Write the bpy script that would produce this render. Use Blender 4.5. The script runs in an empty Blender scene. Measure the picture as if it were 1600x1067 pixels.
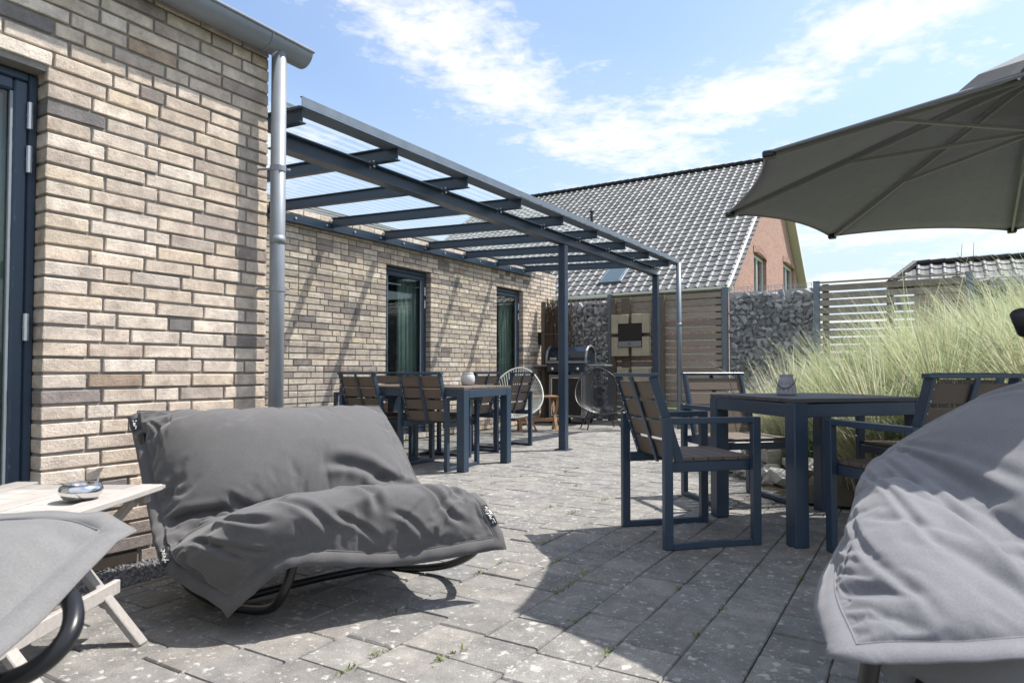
import bpy, bmesh, math, random
import numpy as np
from mathutils import Vector, Matrix, Euler, noise as mnoise
R = math.radians
random.seed(7); np.random.seed(7)
scene = bpy.context.scene
col = scene.collection

# ------------------------------------------------------------------ camera, sky, sun, exposure
FPX = 1040.0; YAW = math.atan(637 / FPX); PITCH = R(1.6); CAMH = 0.87
cam_d = bpy.data.cameras.new('camera'); cam = bpy.data.objects.new('camera', cam_d); col.objects.link(cam)
cam.location = (0, 0, CAMH); cam.rotation_euler = (math.pi / 2 + PITCH, 0, YAW)
cam_d.sensor_width = 36; cam_d.lens = 36 * FPX / 1600; cam_d.clip_start = .05; cam_d.clip_end = 3000
cam_d.shift_y = ((580 - FPX * math.tan(PITCH)) - 533.5) / 1600
cam_d.dof.use_dof = True; cam_d.dof.focus_distance = 4.6; cam_d.dof.aperture_fstop = 6.3
scene.camera = cam

SUN = Vector((.40, .47, 1.0)).normalized()          # towards the sun
ELEV = math.asin(SUN.z); AZ = math.atan2(SUN.x, SUN.y)
world = bpy.data.worlds.new('World'); scene.world = world; world.use_nodes = True
nt = world.node_tree; nt.nodes.clear()
def N(nt, t, **kw):
    n = nt.nodes.new(t)
    for k, v in kw.items():
        if k in n.inputs.keys() if isinstance(k, str) else False: n.inputs[k].default_value = v
        else: setattr(n, k, v)
    return n
def math_node(nt, op, a, b=None, c=None, clamp=False):
    n = nt.nodes.new('ShaderNodeMath'); n.operation = op; n.use_clamp = clamp
    for i, v in enumerate((a, b, c)):
        if v is None: continue
        if isinstance(v, (int, float)): n.inputs[i].default_value = v
        else: nt.links.new(v, n.inputs[i])
    return n.outputs[0]
def noise_tex(nt, vec, scale, detail=4, rough=.55, dist=0.):
    n = nt.nodes.new('ShaderNodeTexNoise'); n.inputs['Scale'].default_value = scale
    n.inputs['Detail'].default_value = detail; n.inputs['Roughness'].default_value = rough
    n.inputs['Distortion'].default_value = dist
    if vec is not None: nt.links.new(vec, n.inputs['Vector'])
    return n.outputs['Fac']
def ramp(nt, fac, stops):
    n = nt.nodes.new('ShaderNodeValToRGB'); e = n.color_ramp.elements
    while len(e) < len(stops): e.new(.5)
    for i, (p, c) in enumerate(stops):
        e[i].position = p; e[i].color = c if len(c) == 4 else (*c, 1)
    nt.links.new(fac, n.inputs[0]); return n.outputs[0]
def mixc(nt, fac, a, b, mode='MIX'):
    n = nt.nodes.new('ShaderNodeMix'); n.data_type = 'RGBA'; n.blend_type = mode
    for s, v in ((0, fac), (6, a), (7, b)):
        if isinstance(v, (int, float)): n.inputs[s].default_value = v
        elif isinstance(v, tuple): n.inputs[s].default_value = v if len(v) == 4 else (*v, 1)
        else: nt.links.new(v, n.inputs[s])
    return n.outputs[2]

sky = nt.nodes.new('ShaderNodeTexSky'); sky.sky_type = 'NISHITA'; sky.sun_disc = False
sky.sun_elevation = ELEV; sky.sun_rotation = AZ; sky.altitude = 0
sky.air_density = 1.0; sky.dust_density = 1.0; sky.ozone_density = 1.3
tc = nt.nodes.new('ShaderNodeTexCoord')
sep = nt.nodes.new('ShaderNodeSeparateXYZ'); nt.links.new(tc.outputs['Generated'], sep.inputs[0])
zc = math_node(nt, 'MAXIMUM', sep.outputs[2], .03)
u = math_node(nt, 'DIVIDE', sep.outputs[0], zc); v = math_node(nt, 'DIVIDE', sep.outputs[1], zc)
comb = nt.nodes.new('ShaderNodeCombineXYZ'); nt.links.new(u, comb.inputs[0]); nt.links.new(v, comb.inputs[1])
P = comb.outputs[0]
def blob(cx, cy, ax, sx, sy):        # a bank of cloud on the cloud layer: centre, direction, half lengths
    ca, sa = math.cos(ax), math.sin(ax)
    dx = math_node(nt, 'SUBTRACT', u, cx); dy = math_node(nt, 'SUBTRACT', v, cy)
    a = math_node(nt, 'ADD', math_node(nt, 'MULTIPLY', dx, ca / sx), math_node(nt, 'MULTIPLY', dy, sa / sx))
    b = math_node(nt, 'ADD', math_node(nt, 'MULTIPLY', dx, -sa / sy), math_node(nt, 'MULTIPLY', dy, ca / sy))
    r2 = math_node(nt, 'ADD', math_node(nt, 'MULTIPLY', a, a), math_node(nt, 'MULTIPLY', b, b))
    return math_node(nt, 'EXPONENT', math_node(nt, 'MULTIPLY', r2, -1.0))
m = blob(-1.22, 1.75, R(95), .95, .28)
for b_ in (blob(-1.1, 2.75, R(80), .75, .42), blob(-.55, 2.5, R(-25), .75, .33), blob(-.05, 2.15, R(-20), .5, .22), blob(-.75, 3.6, R(10), 1.2, .5), blob(.6, 5.4, R(0), 2.6, .9)):
    m = math_node(nt, 'MAXIMUM', m, b_)
far = noise_tex(nt, P, .45, 2, .5)                   # the same broken cloud goes on over the rest of the sky
open_ = math_node(nt, 'SUBTRACT', 1., math_node(nt, 'MAXIMUM', blob(-1.75, 1.5, R(95), 1.5, .42), blob(.2, 3.3, R(0), 1.3, .75)))
m = math_node(nt, 'MAXIMUM', m, math_node(nt, 'MULTIPLY', math_node(nt, 'MULTIPLY', math_node(nt, 'SUBTRACT', far, .40), 5., clamp=True), open_))
n1 = noise_tex(nt, P, 3.2, 9, .62, .35); n2 = noise_tex(nt, P, 13., 7, .62, .3)
nn = math_node(nt, 'ADD', math_node(nt, 'MULTIPLY', n1, .56), math_node(nt, 'MULTIPLY', n2, .44))
dens = math_node(nt, 'ADD', math_node(nt, 'MULTIPLY', m, .40), math_node(nt, 'SUBTRACT', nn, .66))
dens = math_node(nt, 'MULTIPLY', dens, 4.6, clamp=True)
veil = math_node(nt, 'MULTIPLY', m, .16, clamp=True)
dens = math_node(nt, 'MAXIMUM', math_node(nt, 'MULTIPLY', dens, .92), veil)
fade = math_node(nt, 'MULTIPLY', sep.outputs[2], 14., clamp=True)
hz = math_node(nt, 'SUBTRACT', 1., math_node(nt, 'MULTIPLY', sep.outputs[2], 2.1), clamp=True)      # pale haze towards the horizon, all round
hz = math_node(nt, 'MULTIPLY', math_node(nt, 'POWER', hz, 1.25), .98)
skyh = mixc(nt, hz, sky.outputs[0], (2.55, 3.0, 3.6)); dens = math_node(nt, 'MULTIPLY', dens, fade)
skyc = mixc(nt, dens, skyh, (4.5, 4.6, 4.7))
bg = nt.nodes.new('ShaderNodeBackground'); bg.inputs['Strength'].default_value = .105
nt.links.new(skyc, bg.inputs[0]); out = nt.nodes.new('ShaderNodeOutputWorld'); nt.links.new(bg.outputs[0], out.inputs[0])

sun_d = bpy.data.lights.new('sun', 'SUN'); sun_d.energy = 2.95; sun_d.angle = R(.53); sun_d.color = (1, .955, .89)
sun = bpy.data.objects.new('sun', sun_d); col.objects.link(sun); sun.rotation_euler = SUN.to_track_quat('Z', 'Y').to_euler(); sun.location = (4, 5, 9)
vs = scene.view_settings; vs.view_transform = 'Standard'; vs.look = 'None'; vs.exposure = 1.2; vs.gamma = 1; vs.use_curve_mapping = False
scene.cycles.max_bounces = 8; scene.cycles.transparent_max_bounces = 24; scene.cycles.caustics_reflective = False; scene.cycles.caustics_refractive = False

# projection of a world point into the photograph (only used to decide which pieces show largest)
_F = Vector((-math.sin(YAW) * math.cos(PITCH), math.cos(YAW) * math.cos(PITCH), math.sin(PITCH)))
_R = Vector((math.cos(YAW), math.sin(YAW), 0)); _U = _R.cross(_F); _CY = 580 - FPX * math.tan(PITCH)
def proj(p):
    w = Vector(p) - Vector((0, 0, CAMH)); z = w.dot(_F)
    if z < .05: return (-9e9, 0, -1)
    return (800 + FPX * w.dot(_R) / z, _CY - FPX * w.dot(_U) / z, z)
def inview(p, mrg=30):
    x, y, z = proj(p); return z > 0 and -mrg < x < 1600 + mrg and -mrg < y < 1067 + mrg

# ------------------------------------------------------------------ materials
MATS = {}
def new_mat(name):
    m = bpy.data.materials.new(name); m.use_nodes = True; nt = m.node_tree; nt.nodes.clear()
    o = nt.nodes.new('ShaderNodeOutputMaterial'); b = nt.nodes.new('ShaderNodeBsdfPrincipled'); nt.links.new(b.outputs[0], o.inputs[0])
    MATS[name] = m; return m, nt, b, o
def wpos(nt): return nt.nodes.new('ShaderNodeNewGeometry').outputs['Position']
def bump(nt, b, h, strength=.3, dist=.01):
    n = nt.nodes.new('ShaderNodeBump'); n.inputs['Strength'].default_value = strength; n.inputs['Distance'].default_value = dist
    nt.links.new(h, n.inputs['Height']); nt.links.new(n.outputs[0], b.inputs['Normal'])
def scaled(nt, vec, s):
    n = nt.nodes.new('ShaderNodeMapping'); n.inputs['Scale'].default_value = s; nt.links.new(vec, n.inputs[0]); return n.outputs[0]
def piece_colour(nt, how):
    if how == 'object': return nt.nodes.new('ShaderNodeObjectInfo').outputs['Color']
    a = nt.nodes.new('ShaderNodeAttribute'); a.attribute_name = 'col'; return a.outputs['Color']

def simple(name, rgb, rough=.5, metal=0., nscale=20, namp=.25, bstr=.1, bdist=.003, bscale=60, spec=.5, coords='world', stretch=(1, 1, 1), vary=0.):
    m, nt, b, o = new_mat(name)
    vec = wpos(nt) if coords == 'world' else nt.nodes.new('ShaderNodeTexCoord').outputs['Object']
    if stretch != (1, 1, 1): vec = scaled(nt, vec, stretch)
    n1 = noise_tex(nt, vec, nscale, 5, .6)
    c = mixc(nt, n1, tuple(x * (1 - namp) for x in rgb), tuple(min(1, x * (1 + namp)) for x in rgb))
    if vary:
        rn = nt.nodes.new('ShaderNodeObjectInfo').outputs['Random']; k = math_node(nt, 'ADD', math_node(nt, 'MULTIPLY', rn, 2 * vary), 1 - vary)
        cb = nt.nodes.new('ShaderNodeCombineXYZ'); [nt.links.new(k, cb.inputs[i]) for i in range(3)]; c = mixc(nt, 1., c, cb.outputs[0], 'MULTIPLY')
    nt.links.new(c, b.inputs['Base Color']); b.inputs['Metallic'].default_value = metal; b.inputs['Specular IOR Level'].default_value = spec
    r = math_node(nt, 'ADD', math_node(nt, 'MULTIPLY', n1, .2), rough - .1); nt.links.new(r, b.inputs['Roughness'])
    if bstr: bump(nt, b, noise_tex(nt, vec, bscale, 4, .6), bstr, bdist)
    return m
def brick_mat(name, how):
    m, nt, b, o = new_mat(name); pos = wpos(nt); c = piece_colour(nt, how)
    n1 = noise_tex(nt, pos, 14, 6, .65); n2 = noise_tex(nt, pos, 55, 5, .7); n3 = noise_tex(nt, pos, 160, 3, .6)
    c = mixc(nt, ramp(nt, n1, [(.36, (0, 0, 0)), (.68, (1, 1, 1))]), mixc(nt, .85, c, (1.16, 1.13, 1.08), 'MULTIPLY'), mixc(nt, .95, c, (.70, .67, .655), 'MULTIPLY'))
    c = mixc(nt, ramp(nt, n2, [(.57, (0, 0, 0)), (.72, (.7, .7, .7))]), c, mixc(nt, 1., c, (.62, .56, .5), 'MULTIPLY'))
    c = mixc(nt, ramp(nt, n3, [(.62, (0, 0, 0)), (.72, (.55, .55, .55))]), c, (.12, .09, .07))
    nt.links.new(c, b.inputs['Base Color']); b.inputs['Roughness'].default_value = .92; b.inputs['Specular IOR Level'].default_value = .25
    h = math_node(nt, 'ADD', math_node(nt, 'MULTIPLY', n2, .6), math_node(nt, 'MULTIPLY', n3, .4)); bump(nt, b, h, .8, .008)
    return m
def paver_mat(name, how):
    m, nt, b, o = new_mat(name); pos = wpos(nt); c = piece_colour(nt, how)
    big = noise_tex(nt, pos, 1.1, 3, .5); n1 = noise_tex(nt, pos, 9, 6, .65); n3 = noise_tex(nt, pos, 260, 3, .7)
    n1 = ramp(nt, n1, [(.28, (0, 0, 0)), (.72, (1, 1, 1))]); c = mixc(nt, n1, mixc(nt, 1., c, (.62, .62, .63), 'MULTIPLY'), mixc(nt, 1., c, (1.22, 1.21, 1.18), 'MULTIPLY'))
    c = mixc(nt, ramp(nt, n3, [(.36, (.75, .75, .75)), (.52, (0, 0, 0))]), c, mixc(nt, 1., c, (.45, .45, .46), 'MULTIPLY'))
    # pale lichen spots, thick in some places and thin in others
    wob = nt.nodes.new('ShaderNodeTexNoise'); wob.inputs['Scale'].default_value = 60; wob.inputs['Detail'].default_value = 4; nt.links.new(pos, wob.inputs['Vector'])
    wv = nt.nodes.new('ShaderNodeVectorMath'); wv.operation = 'MULTIPLY_ADD'; nt.links.new(wob.outputs['Color'], wv.inputs[0]); wv.inputs[1].default_value = (.045, .045, 0); nt.links.new(pos, wv.inputs[2])
    tot = None
    for sc, rad in ((20, .25), (40, .25), (75, .2)):
        vo = nt.nodes.new('ShaderNodeTexVoronoi'); vo.inputs['Scale'].default_value = sc; vo.inputs['Randomness'].default_value = 1; nt.links.new(wv.outputs[0], vo.inputs['Vector'])
        sp = nt.nodes.new('ShaderNodeSeparateXYZ'); nt.links.new(vo.outputs['Color'], sp.inputs[0])
        keep = math_node(nt, 'LESS_THAN', sp.outputs[0], math_node(nt, 'MULTIPLY', math_node(nt, 'SUBTRACT', noise_tex(nt, pos, 1.9, 3, .55), .27), 3.3))
        rr = math_node(nt, 'MULTIPLY', sp.outputs[1], .38)
        s_ = math_node(nt, 'MULTIPLY', keep, math_node(nt, 'MULTIPLY', math_node(nt, 'SUBTRACT', rr, vo.outputs['Distance']), 6., clamp=True))
        tot = s_ if tot is None else math_node(nt, 'MAXIMUM', tot, s_)
    c = mixc(nt, math_node(nt, 'MULTIPLY', tot, .75), c, (.56, .555, .53))
    c = mixc(nt, math_node(nt, 'MULTIPLY', big, .6), c, mixc(nt, 1., c, (.72, .69, .64), 'MULTIPLY'))
    nt.links.new(c, b.inputs['Base Color']); b.inputs['Roughness'].default_value = .86; b.inputs['Specular IOR Level'].default_value = .3
    bump(nt, b, math_node(nt, 'ADD', math_node(nt, 'MULTIPLY', n3, .7), math_node(nt, 'MULTIPLY', n1, .5)), .5, .004)
    return m
brick_mat('brick_piece', 'object'); brick_mat('brick_mass', 'attr')
paver_mat('paver_piece', 'object'); paver_mat('paver_mass', 'attr')
simple('mortar', (.275, .26, .24), .95, nscale=30, namp=.25, bstr=.6, bdist=.006, bscale=140, spec=.2)
simple('anthracite', (.038, .062, .098), .36, nscale=6, namp=.18, bstr=.04, bscale=300, coords='object')
simple('steel_frame', (.034, .056, .088), .34, nscale=4, namp=.2, bstr=.03, bscale=250)
simple('black_paint', (.012, .013, .015), .33, nscale=15, namp=.3, bstr=.05, bscale=200)
simple('zinc', (.25, .275, .305), .5, .25, nscale=7, namp=.22, bstr=.06, bscale=40)
simple('galvanised', (.17, .205, .245), .5, .35, nscale=9, namp=.25, bstr=.05, bscale=60)
simple('chrome', (.72, .72, .73), .12, 1., nscale=8, namp=.08, bstr=0)
simple('hinge_metal', (.62, .64, .66), .35, .8, nscale=30, namp=.1, bstr=0)
simple('wpc', (.145, .112, .088), .62, nscale=9, namp=.2, bstr=.2, bdist=.002, bscale=40, coords='object', stretch=(1, 14, 14), vary=.12)
simple('wpc_grey', (.075, .073, .074), .6, nscale=9, namp=.22, bstr=.2, bdist=.002, bscale=40, coords='object', stretch=(1, 14, 14), vary=.12)
simple('pale_wood', (.385, .358, .332), .75, nscale=7, namp=.3, bstr=.3, bdist=.002, bscale=30, coords='object', stretch=(1.2, 12, 12), vary=.22)
simple('old_wood', (.29, .255, .215), .9, nscale=5, namp=.38, bstr=.4, bdist=.003, bscale=30, stretch=(1, 9, 9), vary=.2)
simple('post_wood', (.13, .105, .085), .9, nscale=6, namp=.4, bstr=.4, bdist=.003, bscale=30, stretch=(10, 10, 1))
simple('teak', (.36, .20, .105), .65, nscale=8, namp=.25, bstr=.2, bdist=.002, bscale=30, stretch=(8, 8, 3))
simple('twigs', (.10, .072, .052), .95, nscale=40, namp=.5, bstr=.3, bscale=80)
simple('basalt', (.32, .32, .325), .85, nscale=9, namp=.45, bstr=.6, bdist=.012, bscale=40, vary=.45)
simple('boulder', (.46, .44, .41), .9, nscale=8, namp=.4, bstr=.7, bdist=.02, bscale=25)
simple('gravel', (.17, .17, .175), .85, nscale=60, namp=.6, bstr=.4, bdist=.005, bscale=120)
simple('concrete', (.40, .35, .26), .85, nscale=7, namp=.28, bstr=.3, bscale=80)
simple('white_plastic', (.74, .74, .70), .5, nscale=10, namp=.06, bstr=0)
simple('white_ceramic', (.60, .60, .61), .4, nscale=60, namp=.2, bstr=.3, bscale=120)
simple('lilac_metal', (.40, .39, .43), .55, nscale=40, namp=.15, bstr=.1)
simple('soil', (.085, .07, .045), .98, nscale=8, namp=.4, bstr=.5, bdist=.02, bscale=30)
simple('joint_sand', (.20, .18, .15), .98, nscale=10, namp=.5, bstr=.4, bscale=150)
simple('lawn', (.05, .085, .022), .95, nscale=4, namp=.4, bstr=.3, bscale=40)
simple('roof_trim', (.76, .73, .68), .6, nscale=6, namp=.08, bstr=0)
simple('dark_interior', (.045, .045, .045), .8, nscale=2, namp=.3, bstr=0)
simple('green_wall', (.30, .325, .31), .8, nscale=1, namp=.1, bstr=0)
simple('white_paint', (.72, .72, .70), .5, nscale=3, namp=.05, bstr=0)
simple('rubber', (.010, .010, .012), .6, nscale=20, namp=.2, bstr=.05)
simple('enamel_blue', (.014, .022, .035), .16, nscale=4, namp=.1, bstr=0)
simple('grill_grey', (.26, .265, .275), .4, .5, nscale=5, namp=.1, bstr=0)
simple('rust_plate', (.045, .033, .025), .75, nscale=20, namp=.4, bstr=.2)
simple('parasol_rib', (.34, .34, .32), .45, .3, nscale=10, namp=.1, bstr=0)
simple('weed', (.14, .19, .035), .7, nscale=20, namp=.4, bstr=0)
simple('black_cord', (.012, .014, .02), .35, nscale=20, namp=.2, bstr=0)
simple('white_cord', (.70, .70, .66), .4, nscale=20, namp=.06, bstr=0)

def moss_joint():
    m = MATS['joint_sand']; nt = m.node_tree; b = [n for n in nt.nodes if n.type == 'BSDF_PRINCIPLED'][0]; l = b.inputs['Base Color'].links[0]; c = l.from_socket; pos = wpos(nt)
    c = mixc(nt, ramp(nt, noise_tex(nt, pos, 3.5, 4, .6), [(.5, (0, 0, 0)), (.62, (.8, .8, .8))]), c, (.085, .10, .035)); nt.links.new(c, b.inputs['Base Color'])
moss_joint()
def fabric(name, rgb, translucent=0., weave=900):
    m, nt, b, o = new_mat(name); pos = wpos(nt)
    n1 = noise_tex(nt, pos, 2.2, 3, .5); n2 = noise_tex(nt, pos, 22, 5, .65); n3 = noise_tex(nt, pos, weave, 2, .5)
    c = mixc(nt, n1, tuple(x * .86 for x in rgb), tuple(x * 1.14 for x in rgb))
    c = mixc(nt, ramp(nt, n2, [(.35, (0, 0, 0)), (.75, (.5, .5, .5))]), c, mixc(nt, 1., c, (1.25, 1.24, 1.22), 'MULTIPLY'))
    c = mixc(nt, ramp(nt, noise_tex(nt, pos, 260, 3, .7), [(.3, (0, 0, 0)), (.7, (.8, .8, .8))]), mixc(nt, 1., c, (.82, .82, .82), 'MULTIPLY'), mixc(nt, 1., c, (1.25, 1.25, 1.25), 'MULTIPLY'))
    nt.links.new(c, b.inputs['Base Color']); b.inputs['Roughness'].default_value = .85; b.inputs['Specular IOR Level'].default_value = .2
    b.inputs['Sheen Weight'].default_value = .25; b.inputs['Sheen Roughness'].default_value = .5
    bump(nt, b, math_node(nt, 'ADD', math_node(nt, 'MULTIPLY', n3, .25), math_node(nt, 'MULTIPLY', n2, 1.)), .22, .004)
    if translucent:
        t = nt.nodes.new('ShaderNodeBsdfTranslucent'); nt.links.new(c, t.inputs[0]); mx = nt.nodes.new('ShaderNodeMixShader'); mx.inputs[0].default_value = translucent
        nt.links.new(b.outputs[0], mx.inputs[1]); nt.links.new(t.outputs[0], mx.inputs[2]); nt.links.new(mx.outputs[0], o.inputs[0])
    return m
fabric('grey_fabric', (.094, .092, .094)); fabric('hem_fabric', (.10, .104, .115)); fabric('light_fabric', (.165, .163, .162))
fabric('canopy_fabric', (.26, .27, .285), .22, 500); fabric('pale_fabric', (.155, .156, .172))

def glass(name, tint=(.86, .92, .90), k=1.6):
    m, nt, b, o = new_mat(name); nt.nodes.remove(b)
    tr = nt.nodes.new('ShaderNodeBsdfTransparent'); tr.inputs[0].default_value = (*tint, 1)
    gl = nt.nodes.new('ShaderNodeBsdfGlossy'); gl.inputs['Roughness'].default_value = .015
    lw = nt.nodes.new('ShaderNodeLayerWeight'); lw.inputs[0].default_value = .5
    f = math_node(nt, 'ADD', math_node(nt, 'MULTIPLY', math_node(nt, 'POWER', lw.outputs['Facing'], 4.), .8 * k), .045 * k, clamp=True)
    mx = nt.nodes.new('ShaderNodeMixShader'); nt.links.new(f, mx.inputs[0]); nt.links.new(tr.outputs[0], mx.inputs[1]); nt.links.new(gl.outputs[0], mx.inputs[2]); nt.links.new(mx.outputs[0], o.inputs[0])
    return m
glass('window_glass', (.80, .88, .85), 1.5)
def roof_sheet():
    m, nt, b, o = new_mat('roof_sheet'); pos = wpos(nt)
    sp = nt.nodes.new('ShaderNodeSeparateXYZ'); nt.links.new(pos, sp.inputs[0])
    w = math_node(nt, 'SINE', math_node(nt, 'MULTIPLY', sp.outputs[0], 2 * math.pi / .105))
    dirt = noise_tex(nt, pos, 5, 5, .6)
    tr = nt.nodes.new('ShaderNodeBsdfTransparent'); tr.inputs[0].default_value = (.88, .92, .92, 1)
    b.inputs['Base Color'].default_value = (.50, .54, .53, 1); b.inputs['Roughness'].default_value = .25
    tl = nt.nodes.new('ShaderNodeBsdfTranslucent'); tl.inputs[0].default_value = (.58, .62, .61, 1)
    m1 = nt.nodes.new('ShaderNodeMixShader'); m1.inputs[0].default_value = .65; nt.links.new(b.outputs[0], m1.inputs[1]); nt.links.new(tl.outputs[0], m1.inputs[2])
    f = math_node(nt, 'ADD', math_node(nt, 'MULTIPLY', math_node(nt, 'GREATER_THAN', w, .2), .30), math_node(nt, 'MULTIPLY', dirt, .30))
    m2 = nt.nodes.new('ShaderNodeMixShader'); nt.links.new(f, m2.inputs[0]); nt.links.new(tr.outputs[0], m2.inputs[1]); nt.links.new(m1.outputs[0], m2.inputs[2]); nt.links.new(m2.outputs[0], o.inputs[0])
roof_sheet()
def tile_mat(name, how):
    m, nt, b, o = new_mat(name); pos = wpos(nt); c = piece_colour(nt, how)
    n = noise_tex(nt, pos, 3, 5, .6); c = mixc(nt, n, mixc(nt, 1., c, (.75, .75, .75), 'MULTIPLY'), mixc(nt, 1., c, (1.25, 1.25, 1.22), 'MULTIPLY'))
    nt.links.new(c, b.inputs['Base Color']); b.inputs['Roughness'].default_value = .55; b.inputs['Specular IOR Level'].default_value = .45
tile_mat('tile_piece', 'object'); tile_mat('tile_mass', 'attr')
def pink_brick():
    m, nt, b, o = new_mat('pink_brick'); pos = wpos(nt)
    sp = nt.nodes.new('ShaderNodeSeparateXYZ'); nt.links.new(pos, sp.inputs[0])
    cb = nt.nodes.new('ShaderNodeCombineXYZ'); nt.links.new(math_node(nt, 'ADD', sp.outputs[0], sp.outputs[1]), cb.inputs[0]); nt.links.new(sp.outputs[2], cb.inputs[1])
    br = nt.nodes.new('ShaderNodeTexBrick'); nt.links.new(cb.outputs[0], br.inputs['Vector'])
    br.inputs['Scale'].default_value = 1; br.inputs['Brick Width'].default_value = .25; br.inputs['Row Height'].default_value = .083; br.inputs['Mortar Size'].default_value = .012
    br.inputs['Color1'].default_value = (.40, .20, .145, 1); br.inputs['Color2'].default_value = (.30, .135, .095, 1); br.inputs['Mortar'].default_value = (.44, .37, .32, 1)
    c = mixc(nt, noise_tex(nt, pos, 1.5, 4, .6), br.outputs[0], mixc(nt, 1., br.outputs[0], (1.3, 1.25, 1.2), 'MULTIPLY'))
    nt.links.new(c, b.inputs['Base Color']); b.inputs['Roughness'].default_value = .9; bump(nt, b, br.outputs[1], -.3, .01)
pink_brick()
def grass_mat():
    m, nt, b, o = new_mat('dune_grass'); c = piece_colour(nt, 'attr')
    nt.links.new(c, b.inputs['Base Color']); b.inputs['Roughness'].default_value = .45; b.inputs['Specular IOR Level'].default_value = .45
    t = nt.nodes.new('ShaderNodeBsdfTranslucent'); nt.links.new(c, t.inputs[0]); mx = nt.nodes.new('ShaderNodeMixShader'); mx.inputs[0].default_value = .42
    nt.links.new(b.outputs[0], mx.inputs[1]); nt.links.new(t.outputs[0], mx.inputs[2]); nt.links.new(mx.outputs[0], o.inputs[0])
grass_mat()

# ------------------------------------------------------------------ mesh helpers
class MB:
    def __init__(s): s.v = []; s.f = []; s.c = []
    def add(s, vs, fs, c=None):
        k = len(s.v); s.v += [tuple(p) for p in vs]; s.f += [tuple(i + k for i in f) for f in fs]
        if c is not None: s.c += [c] * len(vs)
        return s
    def box(s, c, size, rot=None, ch=.004, colour=None):
        vs, fs = chbox(size, ch)
        M = (rot.to_matrix() if isinstance(rot, Euler) else rot) if rot is not None else None
        c = Vector(c); s.add([(c + (M @ Vector(p) if M else Vector(p))) for p in vs], fs, colour); return s
    def bar(s, a, b, w, h, up=(0, 0, 1), ch=.003, colour=None):      # a bar from a to b, w across, h along up
        a = Vector(a); b = Vector(b); d = b - a; L = d.length; y = d.normalized(); x = y.cross(Vector(up)).normalized(); z = x.cross(y)
        M = Matrix((x, y, z)).transposed(); return s.box((a + b) / 2, (w, L, h), M, ch, colour)
    def tube(s, pts, r, n=8, caps=True, colour=None):
        pts = [Vector(p) for p in pts]; rs = r if isinstance(r, (list, tuple)) else [r] * len(pts); vs = []; fs = []; up = None
        for i, p in enumerate(pts):
            t = (pts[min(i + 1, len(pts) - 1)] - pts[max(i - 1, 0)]).normalized()
            if up is None: up = Vector((0, 0, 1)) if abs(t.z) < .9 else Vector((1, 0, 0))
            x = up.cross(t).normalized(); up = t.cross(x).normalized()
            for k in range(n):
                a = 2 * math.pi * k / n; vs.append(p + (x * math.cos(a) + up * math.sin(a)) * rs[i])
        for i in range(len(pts) - 1):
            for k in range(n): fs.append((i * n + k, i * n + (k + 1) % n, (i + 1) * n + (k + 1) % n, (i + 1) * n + k))
        if caps: fs.append(tuple(range(n - 1, -1, -1))); fs.append(tuple((len(pts) - 1) * n + k for k in range(n)))
        return s.add(vs, fs, colour)
    def lathe(s, prof, c=(0, 0, 0), n=24):       # prof: (radius, z)
        vs = []; fs = []
        for r_, z in prof:
            for k in range(n): a = 2 * math.pi * k / n; vs.append((c[0] + r_ * math.cos(a), c[1] + r_ * math.sin(a), c[2] + z))
        for i in range(len(prof) - 1):
            for k in range(n): fs.append((i * n + k, i * n + (k + 1) % n, (i + 1) * n + (k + 1) % n, (i + 1) * n + k))
        fs.append(tuple(range(n - 1, -1, -1))); fs.append(tuple((len(prof) - 1) * n + k for k in range(n))); return s.add(vs, fs)
    def mesh(s, name, mat, smooth=False):
        me = bpy.data.meshes.new(name); me.from_pydata(s.v, [], s.f)
        if s.c and len(s.c) == len(s.v):
            at_ = me.color_attributes.new('col', 'FLOAT_COLOR', 'POINT'); at_.data.foreach_set('color', np.array([(*c, 1) for c in s.c], dtype=np.float32).ravel())
        me.materials.append(MATS[mat])
        if smooth: me.polygons.foreach_set('use_smooth', [True] * len(me.polygons))
        me.update(); return me
    def build(s, name, mat, parent=None, smooth=False, **kw):
        return place(name, s.mesh(name, mat, smooth), parent, **kw)
_unit = {}
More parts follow.
